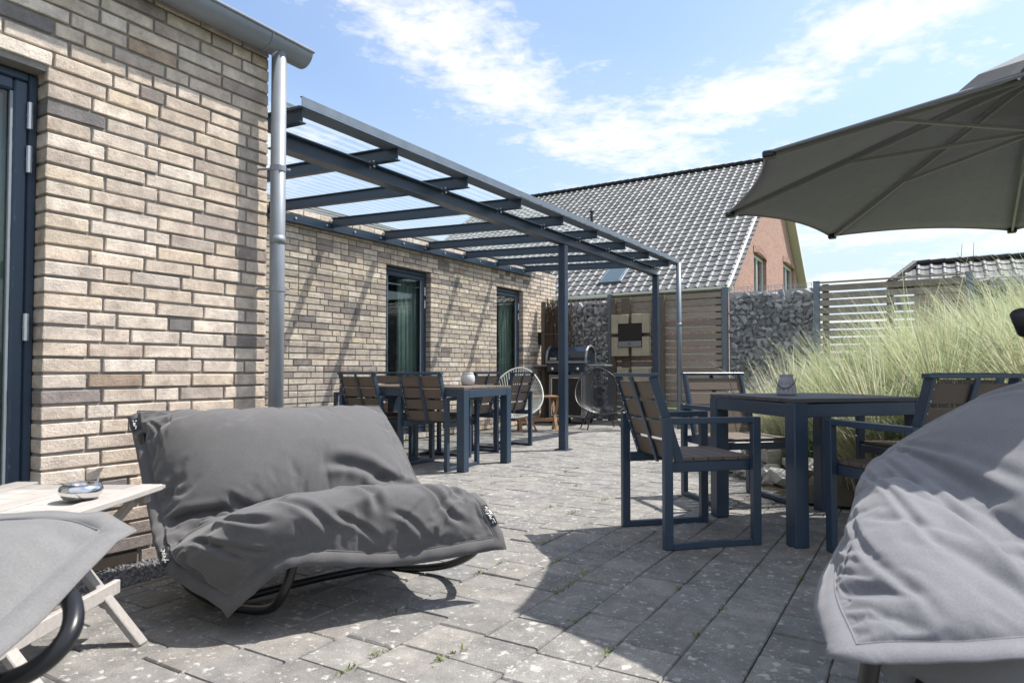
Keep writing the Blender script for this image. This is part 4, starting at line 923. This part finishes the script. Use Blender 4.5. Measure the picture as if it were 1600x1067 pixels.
# ------------------------------------------------------------------ sling loungers
def cr(p0, p1, p2, p3, t): return .5 * ((2 * p1) + (p2 - p0) * t + (2 * p0 - 5 * p1 + 4 * p2 - p3) * t * t + (3 * p1 - p0 - 3 * p2 + p3) * t ** 3)
def spline(pts, t):
    n = len(pts) - 1; x = min(max(t, 0), 1) * n; i = min(int(x), n - 1); g_ = lambda k: pts[k] if 0 <= k <= n else (2 * pts[0] - pts[1] if k < 0 else 2 * pts[n] - pts[n - 1]); return cr(g_(i - 1), g_(i), g_(i + 1), g_(i + 2), x - i)
def sling(rows, parent, nu, nv, puff, mat, hem_mat, hem_w=.05, expand=.04, seed=0, pins=(), press=3.0, wrinkle=.12, wr=lambda u, v: 0., pr=lambda u, v: 1., seat=.35, fold_back=0, ripple=1., valleys=(), patches=(), frames=26, bottom=.05):
    rows = [[Vector(p) for p in r] for r in rows]
    G = np.zeros((nv + 1, nu + 1, 3))
    for i in range(nv + 1):
        cp = [spline([r[c] for r in rows], i / nv) for c in range(len(rows[0]))]
        for j in range(nu + 1): G[i, j] = spline(cp, j / nu)
    du = np.gradient(G, axis=1); dv = np.gradient(G, axis=0); Nn = np.cross(du, dv); Nn /= np.linalg.norm(Nn, axis=2, keepdims=True) + 1e-9
    if Nn[..., 2].mean() < 0: Nn = -Nn
    uu = np.linspace(0, 1, nu + 1)[None, :]; vv = np.linspace(0, 1, nv + 1)[:, None]
    prof = (np.clip(np.sin(np.pi * uu), 0, 1) ** .42) * (np.clip(np.sin(np.pi * vv), 0, 1) ** .38) * (1 - seat * np.clip((vv - .42) * 5, 0, 1))
    for (pv, w, amt) in pins: prof = prof * (1 - amt * np.exp(-((vv - pv) / w) ** 2))
    rng = random.Random(seed); W = np.zeros((nv + 1, nu + 1))
    for i in range(nv + 1):
        for j in range(nu + 1): W[i, j] = mnoise.fractal(Vector((j / nu * 3.1 + seed, i / nv * 2.6, seed * .7)), 1., 2., 3) * .5
    T = G + Nn * (puff * prof * (1 + .35 * W))[..., None]
    me = bpy.data.meshes.new('cushion'); idx = lambda i, j: i * (nu + 1) + j
    fs = [(idx(i, j), idx(i, j + 1), idx(i + 1, j + 1), idx(i + 1, j)) for i in range(nv) for j in range(nu)]
    n_test = np.cross(T[1, 0] - T[0, 0], T[0, 1] - T[0, 0]); up_test = Nn[0, 0]
    if np.dot(np.cross(G[0, 1] - G[0, 0], G[1, 0] - G[0, 0]), up_test) < 0: fs = [f[::-1] for f in fs]
    me.from_pydata(T.reshape(-1, 3).tolist(), [], fs); me.update()
    o = bpy.data.objects.new('cushion', me); col.objects.link(o)
    vg = o.vertex_groups.new(name='pin')
    for i in range(nv + 1):
        for j in range(nu + 1):
            w = 1. if i in (0, nv) or j in (0, nu) else 0.
            for (pv, ww, amt) in pins:
                if abs(i / nv - pv) < .5 / nv + .001 and (j % 7 == 0 or amt > .95): w = max(w, .9)
            if w: vg.add([idx(i, j)], w, 'REPLACE')
    wg = o.vertex_groups.new(name='wr'); pg = o.vertex_groups.new(name='pr')
    for i in range(nv + 1):
        for j in range(nu + 1): wg.add([idx(i, j)], min(1, max(0, wr(j / nu, i / nv))), 'REPLACE'); pg.add([idx(i, j)], min(1, max(.0, pr(j / nu, i / nv))), 'REPLACE')
    cl = o.modifiers.new('cloth', 'CLOTH'); st = cl.settings; st.quality = 6; st.mass = .25; st.tension_stiffness = 12; st.compression_stiffness = 10; st.shear_stiffness = 5; st.bending_stiffness = .06; st.air_damping = 6
    st.vertex_group_mass = 'pin'; st.shrink_min = -expand; st.shrink_max = -wrinkle; st.vertex_group_shrink = 'wr'; st.use_pressure = True; st.vertex_group_pressure = 'pr'; st.uniform_pressure_force = press; st.effector_weights.gravity = 0.; cl.collision_settings.use_collision = False
    cl.point_cache.frame_start = 1; cl.point_cache.frame_end = frames + 1
    for fr_ in range(1, frames + 1): scene.frame_set(fr_)
    dg = bpy.context.evaluated_depsgraph_get(); ev = o.evaluated_get(dg); m2 = bpy.data.meshes.new_from_object(ev)
    bpy.data.objects.remove(o); scene.frame_set(1)
    # underside
    nvx = len(m2.vertices); top = np.array([v.co for v in m2.vertices]).reshape(nv + 1, nu + 1, 3)
    if valleys:
        d1 = np.gradient(top, axis=1); d0 = np.gradient(top, axis=0); n2 = np.cross(d1, d0); n2 /= np.linalg.norm(n2, axis=2, keepdims=True) + 1e-9
        if (n2 * Nn).sum() < 0: n2 = -n2
        U2, V2 = np.meshgrid(np.linspace(0, 1.1, nu + 1), np.linspace(0, 1.2, nv + 1)); edge = np.clip(np.minimum(np.minimum(uu, 1 - uu), np.minimum(vv, 1 - vv)) * 14, 0, 1); D = np.zeros_like(U2)
        for (u0, v0, u1, v1, dep, w) in valleys:
            ax, ay, bx, by = u0 * 1.1, v0 * 1.2, u1 * 1.1, v1 * 1.2; L_ = math.hypot(bx - ax, by - ay); tx, ty = (bx - ax) / L_, (by - ay) / L_
            al = (U2 - ax) * tx + (V2 - ay) * ty; pe = -(U2 - ax) * ty + (V2 - ay) * tx + .018 * np.sin(al / L_ * 4 + u0 * 9); f_ = al / L_
            tap = np.exp(-(np.clip(np.abs(f_ - .5) - .3, 0, 9) / .17) ** 2); D += tap * (-dep * np.exp(-(pe / w) ** 2) + dep * .55 * np.exp(-((pe - 2. * w) / (w * 1.1)) ** 2) + dep * .4 * np.exp(-((pe + 2. * w) / (w * 1.1)) ** 2))
        top = top + n2 * (D * edge)[..., None]
    B = G - Nn * (bottom * prof)[..., None]; B[0] = top[0]; B[-1] = top[-1]; B[:, 0] = top[:, 0]; B[:, -1] = top[:, -1]
    mb = MB(); mb.add(top.reshape(-1, 3).tolist(), fs); mb.add(B.reshape(-1, 3).tolist(), [f[::-1] for f in fs])
    cu = mb.build('cushion', mat, parent, smooth=True); sb = cu.modifiers.new('sub', 'SUBSURF'); sb.levels = 1; sb.render_levels = 1
    # flat hem round the seam, rippled
    ring = [(0, j) for j in range(nu)] + [(i, nu) for i in range(nv)] + [(nv, j) for j in range(nu, 0, -1)] + [(i, 0) for i in range(nv, 0, -1)]
    hv = []; hf = []; L = len(ring); cen = G.mean(axis=(0, 1))
    for k, (i, j) in enumerate(ring):
        p = Vector(top[i, j]); t_ = Vector(top[ring[(k + 1) % L]]) - Vector(top[ring[k - 1]]); t_.normalize(); nn = Vector(Nn[min(max(i, 1), nv - 1), min(max(j, 1), nu - 1)]); o_ = t_.cross(nn); o_.normalize()
        ins = Vector(G[min(max(i, 1), nv - 1), min(max(j, 1), nu - 1)]) - p
        if o_.dot(ins) > 0: o_ = -o_
        if fold_back and (i == 0 or (j == nu and i < .42 * nv)): o_ = (o_ * .15 - nn).normalized() * .6
        corner = (i in (0, nv)) and (j in (0, nu))
        rp_ = ripple * (.003 * math.sin(k * .7) + .018 * mnoise.noise(Vector((k * .075, seed, 0)))); ww = hem_w * (1.35 if corner else 1)
        for f_, m_ in ((0, 0), (.5, .6), (1, 1)): q = p + o_ * ww * f_ + nn * (rp_ * m_) - Vector((0, 0, .18 * ww * f_)); hv.append(tuple(q))
    for k in range(L):
        a, b = k * 3, ((k + 1) % L) * 3
        for s_ in (0, 1): hf.append((a + s_, b + s_, b + s_ + 1, a + s_ + 1))
    hm = MB().add(hv, hf).build('hem', hem_mat, cu, smooth=True); sd = hm.modifiers.new('thickness', 'SOLIDIFY'); sd.thickness = .004; sd.offset = 0
    for (k0, k1) in patches:                  # woven name patches on the hem: dark cloth with pale stitching
        pm = MB(); sm = MB(); rr_ = random.Random(k0); q = []
        for k in range(k0, k1 + 1):
            a_, b_ = Vector(hv[k * 3]), Vector(hv[k * 3 + 2]); i, j = ring[k]; nn = Vector(Nn[min(max(i, 1), nv - 1), min(max(j, 1), nu - 1)]); q.append((a_.lerp(b_, .12) + nn * .005, a_.lerp(b_, .88) + nn * .005, nn))
        for m_ in range(len(q) - 1): pm.add([q[m_][0], q[m_][1], q[m_ + 1][1], q[m_ + 1][0]], [(0, 1, 2, 3)])
        for m_ in range(1, len(q) - 2):
            for _ in range(2):
                f0 = rr_.uniform(.2, .7); f1 = f0 + rr_.uniform(-.12, .25); p0 = q[m_][0].lerp(q[m_][1], f0) + q[m_][2] * .003; p1 = q[m_ + 1][0].lerp(q[m_ + 1][1], f1) + q[m_][2] * .003; sm.tube([p0, p1], .0016, 4)
        pt = pm.build('name_patch', 'black_cord', cu); sm.build('stitching', 'white_cord', cu, kind='stuff')
    seam = MB(); seam.tube([Vector(top[i, j]) for (i, j) in ring] + [Vector(top[ring[0]])], .0035, 5, False); seam.build('seam', hem_mat, cu)
    return top
lo = thing('lounger', 'wide dark grey two seat rocking lounger beside the brick wall', 'lounger', group='grey sling loungers')
rows = [[(-2.939, 1.643, .695), (-2.726, 1.855, .69), (-2.58, 2.238, .695), (-2.394, 2.587, .690)], [(-2.83, 1.62, .569), (-2.563, 1.807, .55), (-2.413, 2.17, .53), (-2.203, 2.533, .521)], [(-2.559, 1.525, .33), (-2.327, 1.701, .32), (-2.174, 2.028, .335), (-1.964, 2.392, .36)],
        [(-2.37, 1.443, .246), (-2.112, 1.598, .30), (-1.914, 1.919, .315), (-1.754, 2.286, .345)], [(-2.192, 1.377, .207), (-1.884, 1.501, .36), (-1.688, 1.82, .385), (-1.515, 2.161, .38)], [(-1.945, 1.405, .13), (-1.786, 1.506, .27), (-1.605, 1.831, .225), (-1.40, 2.163, .235)]]
sling(rows, lo, 96, 112, .10, 'grey_fabric', 'grey_fabric', .042, .06, 3, pins=((.47, .05, .7),), press=2.0, wrinkle=.22, wr=lambda u, v: min(1, max(0, (v - .28) * 5)), pr=lambda u, v: 1 - .62 * min(1, max(0, (v - .42) * 8)), seat=.62, fold_back=1, patches=((331, 345), (193, 203), (402, 411)), valleys=(
    (.02, .50, .30, .44, .022, .016), (.12, .56, .42, .46, .026, .018), (.30, .42, .44, .47, .018, .013), (.66, .36, .88, .43, .030, .02), (.78, .44, .99, .42, .016, .014), (.05, .40, .16, .32, .014, .013), (.03, .62, .22, .58, .018, .014),
    (.22, .66, .34, .84, .022, .016), (.36, .62, .50, .70, .020, .016), (.42, .70, .47, .92, .018, .014), (.60, .66, .64, .86, .018, .015), (.70, .60, .73, .74, .014, .012), (.80, .74, .92, .92, .022, .014), (.88, .62, .96, .80, .016, .012), (.52, .84, .60, .96, .014, .012), (.10, .74, .22, .92, .018, .014), (.92, .10, .97, .30, .012, .012), (.04, .10, .10, .26, .012, .012), (.14, .82, .30, .95, .014, .012), (.68, .86, .78, .97, .013, .011)))
def tube_part(pts, r, parent, name='frame_tube', n=12, sub=6):
    pts = [Vector(p) for p in pts]; q = [spline(pts, k / (len(pts) * sub)) for k in range(len(pts) * sub + 1)]; return MB().tube(q, r, n).build(name, 'black_paint', parent, smooth=True)
tube_part([(-2.36, 2.50, .60), (-2.30, 2.42, .28), (-2.16, 2.30, .06), (-2.0, 2.25, .018), (-1.88, 2.265, .017), (-1.72, 2.285, .05), (-1.56, 2.23, .13), (-1.46, 2.18, .22)], .016, lo)
tube_part([(-2.86, 1.62, .60), (-2.72, 1.60, .28), (-2.5, 1.58, .06), (-2.3, 1.56, .018), (-2.1, 1.55, .018), (-1.93, 1.55, .05), (-1.84, 1.54, .14), (-1.81, 1.56, .27)], .016, lo)
tube_part([(-2.2, 1.56, .02), (-2.1, 1.9, .03), (-2.0, 2.25, .02)], .016, lo, 'crossbar'); tube_part([(-1.81, 1.56, .27), (-1.66, 1.85, .26), (-1.46, 2.18, .22)], .016, lo, 'crossbar'); tube_part([(-2.86, 1.64, .60), (-2.6, 2.1, .60), (-2.36, 2.50, .60)], .016, lo, 'crossbar')
rebase(lo, (-2.1, 1.95, 0))
lr = thing('lounger', 'big grey quilted lounger in the right foreground, partly sunlit', 'lounger', group='grey sling loungers')
rows = [[(.62, 3.05, 1.06), (.78, 2.66, 1.02), (.90, 2.28, .96), (1.0, 1.93, .9)], [(.383, 2.85, .86), (.516, 2.55, .82), (.636, 2.2, .76), (.724, 1.90, .70)], [(.169, 2.70, .765), (.313, 2.40, .67), (.407, 2.06, .60), (.48, 1.75, .56)], [(.0, 2.52, .66), (.117, 2.19, .54), (.194, 1.89, .455), (.262, 1.58, .42)], [(-.075, 2.43, .61), (-.03, 2.06, .52), (.02, 1.734, .44), (.09, 1.42, .405)],
        [(-.13, 2.34, .565), (-.115, 1.94, .505), (-.105, 1.595, .45), (-.05, 1.34, .40)], [(-.165, 2.27, .46), (-.17, 1.88, .44), (-.156, 1.54, .42), (-.10, 1.31, .395)]]
sling(rows, lr, 80, 100, .05, 'pale_fabric', 'pale_fabric', .045, .035, 11, pins=(), press=1.7, wrinkle=.035, wr=lambda u, v: v, bottom=.17, ripple=.2, seat=.2, valleys=((.0, .60, .70, .42, .011, .012), (.10, .72, .95, .52, .012, .012), (.05, .84, .75, .66, .011, .011), (.35, .88, .98, .74, .010, .011), (.0, .40, .8, .24, .010, .013), (.50, .84, .64, .97, .008, .010)))
tube_part([(-.14, 2.24, .42), (-.155, 2.24, .30), (-.13, 2.22, .14), (-.085, 2.16, .05), (.05, 2.12, .045), (.3, 2.12, .05), (.62, 2.3, .2), (.72, 2.6, .7)], .016, lr); tube_part([(-.08, 1.36, .37), (-.09, 1.40, .22), (-.02, 1.45, .06), (.25, 1.55, .02), (.6, 1.7, .08), (.92, 1.95, .6)], .016, lr)
MB().tube([(-.10, 2.175, .053), (-.03, 2.14, .048)], .022, 14).build('rubber_cap', 'rubber', lr, smooth=True)
tube_part([(.35, 2.95, .2), (.33, 2.7, .7), (.29, 2.5, .93), (.262, 2.41, 1.0)], .016, lr, 'arm_tube'); MB().tube([(.266, 2.42, .985), (.245, 2.375, 1.035)], .024, 14).build('rubber_cap', 'rubber', lr, smooth=True)
edge_ = [Vector(r_[3]) for r_ in rows]; vs = []; fs = []; nn_ = 24
for k in range(nn_ + 1):
    p = spline(edge_, k / nn_)
    for m_ in range(7): t = m_ / 6; vs.append(tuple(p + Vector((.02 + .05 * t, .03 + .30 * t ** 1.4, -.015 - (.06 + .24 * math.sin(t * math.pi / 2)) * t ** .5 * (.6 + .4 * math.sin(k * .8) * .3)))))
for k in range(nn_):
    for m_ in range(6): q = k * 7 + m_; fs.append((q, q + 1, q + 8, q + 7))
MB().add(vs, fs).build('seat_shell', 'grey_fabric', lr, smooth=True)
rebase(lr, (.3, 2.1, 0))
ll = thing('lounger', 'pale grey lounger corner with black tube in the left foreground', 'lounger', group='grey sling loungers')
Av, Bv = Vector((-1.43, .725, .545)), Vector((-1.20, .385, .43)); e = Vector((-.74, -.13, -.02))
rows = []
for k, (f, dz) in enumerate(((1.35, .42), (1.2, .2), (1.0, .02), (.66, -.01), (.33, .01), (.12, .015), (0, 0))): rows.append([tuple(Av.lerp(Bv, c / 3 * 2.6) + e * f + Vector((0, 0, dz))) for c in range(4)])
sling(rows, ll, 40, 44, .035, 'light_fabric', 'light_fabric', .05, .02, 5, pins=(), press=.5, frames=18, bottom=.03)
tube_part([(-1.50, .62, .485), (-1.37, .615, .478), (-1.285, .608, .46), (-1.235, .58, .425), (-1.245, .54, .385), (-1.30, .49, .355), (-1.5, .36, .28), (-1.75, .2, .1), (-2.0, .05, .02)], .0165, ll)
tube_part([(-1.0, .05, .36), (-1.15, -.1, .2), (-1.5, -.3, .02), (-1.9, -.3, .02)], .0165, ll)
rebase(ll, (-1.7, .3, 0))

# ------------------------------------------------------------------ planting bed with dune grass and boulders
def bed_h(x, y):
    dx = x - bed_edge(max(y, 4.8)); d_ = min(dx, (y - 4.85) * .9); return max(-.03, min(.75, .02 + .20 * max(0, d_) + .05 * max(0, d_) ** 1.5)) if d_ > -.2 else -.03
nx, ny = 60, 50; vs = []; fs = []
for i in range(nx + 1):
    for j in range(ny + 1): x = -1.7 + 7.2 * i / nx; y = 4.7 + 6.25 * j / ny; vs.append((x, y, bed_h(x, y) + .02 * mnoise.noise(Vector((x * 3, y * 3, 0)))))
for i in range(nx):
    for j in range(ny): q = i * (ny + 1) + j; fs.append((q, q + ny + 1, q + ny + 2, q + 1))
MB().add(vs, fs).build('planting_bed', 'soil', smooth=True, kind='structure')
def grass(n, seed):
    rng = np.random.default_rng(seed); V = np.zeros((n, 12, 3), np.float32); Cc = np.zeros((n, 12, 4), np.float32); Cc[..., 3] = 1; k = 0
    clumps = []
    while len(clumps) < 150:
        x, y = rng.uniform(-1.2, 4.4), rng.uniform(5.15, 10.85)
        if x < bed_edge(y) + .1 or any((x - c[0]) ** 2 + (y - c[1]) ** 2 < .10 for c in clumps[-60:]): continue
        clumps.append((x, y, rng.uniform(.75, 1.25), rng.random()))
    W8 = np.array([1 / (.5 + (c[1] - 5) * .25) for c in clumps]); W8 /= W8.sum()
    while k < n:
        cx, cy, csz, ctone = clumps[rng.choice(len(clumps), p=W8)]; a = rng.uniform(0, 6.28); rr = abs(rng.normal(0, .085)); x, y = cx + rr * math.cos(a), cy + rr * math.sin(a)
        z = bed_h(x, y) - .01; near = min(1, max(.0, (x - bed_edge(y)) / 1.5)); L = rng.uniform(.42, 1.12) * csz * (.64 + .50 * near)
        a2 = a + rng.normal(0, .5); lr_ = abs(rng.normal(.42, .26)); lean = Vector((math.cos(a2) * lr_ - .30, math.sin(a2) * lr_ - .10, 0)); side = Vector((-lean.y, lean.x, 0)).normalized(); w = rng.uniform(.002, .0075)
        droop = rng.uniform(.05, .95) ** 1.2
        green = (.20, .30, .07) if rng.random() < .6 else (.13, .26, .04)
        straw = (.80, .79, .62) if rng.random() < .7 else (.76, .65, .47)
        mix = min(1, max(0, rng.random() * .8 + (ctone - .66) * 1.0)); base_c = tuple(g_ * (1 - mix) + s_ * mix for g_, s_ in zip(green, straw))
        for s in range(6):
            f = s / 5; p = Vector((x, y, z)) + lean * (L * (f ** 1.6) * (.55 + .6 * droop)) + Vector((0, 0, L * (f - .55 * droop * f ** 2.4)))
            ww = w * (1 - .85 * f ** 1.5); V[k, 2 * s] = p - side * ww; V[k, 2 * s + 1] = p + side * ww
            tip = f ** 1.3; cc = tuple(b_ * (1 - .45 * tip) + s_ * .45 * tip for b_, s_ in zip(base_c, straw)); Cc[k, 2 * s, :3] = cc; Cc[k, 2 * s + 1, :3] = cc
        k += 1
    F = (np.arange(n)[:, None, None] * 12 + np.array([[2 * s, 2 * s + 1, 2 * s + 3, 2 * s + 2] for s in range(5)])[None]).reshape(-1, 4)
    me = bpy.data.meshes.new('dune_grass'); me.vertices.add(n * 12); me.vertices.foreach_set('co', V.ravel()); me.loops.add(F.size); me.loops.foreach_set('vertex_index', F.ravel().astype(np.int32)); me.polygons.add(len(F)); me.polygons.foreach_set('loop_start', np.arange(0, F.size, 4, dtype=np.int32)); me.polygons.foreach_set('loop_total', np.full(len(F), 4, np.int32)); me.update(calc_edges=True)
    at_ = me.color_attributes.new('col', 'FLOAT_COLOR', 'POINT'); at_.data.foreach_set('color', Cc.ravel()); me.materials.append(MATS['dune_grass']); me.polygons.foreach_set('use_smooth', [True] * len(F)); return me
place('dune_grass', grass(75000, 4), kind='stuff', label='pale arching dune grass filling the raised bed', cat='grass')
bm_ = [rock_mesh('boulder', 'boulder', 50 + i, 16, (1.2, .9, .7)) for i in range(6)]
rb_i = 0
for k in range(44):
    y = random.uniform(4.9, 6.6) if k < 36 else random.uniform(6.6, 7.6); x = bed_edge(y) + random.uniform(-.06, .34) + (random.uniform(0, 2.0) if y < 5.3 else 0); s = random.uniform(.13, .30)
    place('boulder', bm_[k % 6], loc=(x, y, bed_h(x, y) + s * .18), rot=(random.uniform(-.4, .4), random.uniform(-.4, .4), random.uniform(0, 6.3)), scale=(s, s, s * .9), label='rough pale grey stone at the edge of the grass bed', cat='stone', group='stones edging the grass bed')
# little weeds in the paving joints
wd = MB()
for (x, y) in [(-1.44, 1.42), (-1.44, 1.56), (-1.25, 1.63), (-1.05, 2.12), (-1.25, 2.62), (-.84, 2.9), (-.84, 1.95), (-1.24, 3.5), (-1.64, 3.0), (-1.84, 4.2), (-1.44, 4.6), (-1.05, 3.9), (-.63, 2.5), (-2.04, 3.8), (-2.24, 4.6)] + [(-.236 - .2 * random.randint(0, 14), random.uniform(1.3, 6)) for _ in range(24)]:
    for q in range(14):
        a = random.uniform(0, 6.28); r_ = random.uniform(.006, .022); b = Vector((x + random.gauss(0, .008), y + random.gauss(0, .022), -.004)); tip = b + Vector((r_ * math.cos(a), r_ * math.sin(a), random.uniform(.004, .02))); sd = Vector((-math.sin(a), math.cos(a), 0)) * .003; mid = b.lerp(tip, .55); wd.add([b, mid - sd, tip, mid + sd], [(0, 1, 2, 3)])
wd.build('joint_weeds', 'weed', kind='stuff', label='tiny green weeds growing in the paving joints', cat='weeds')
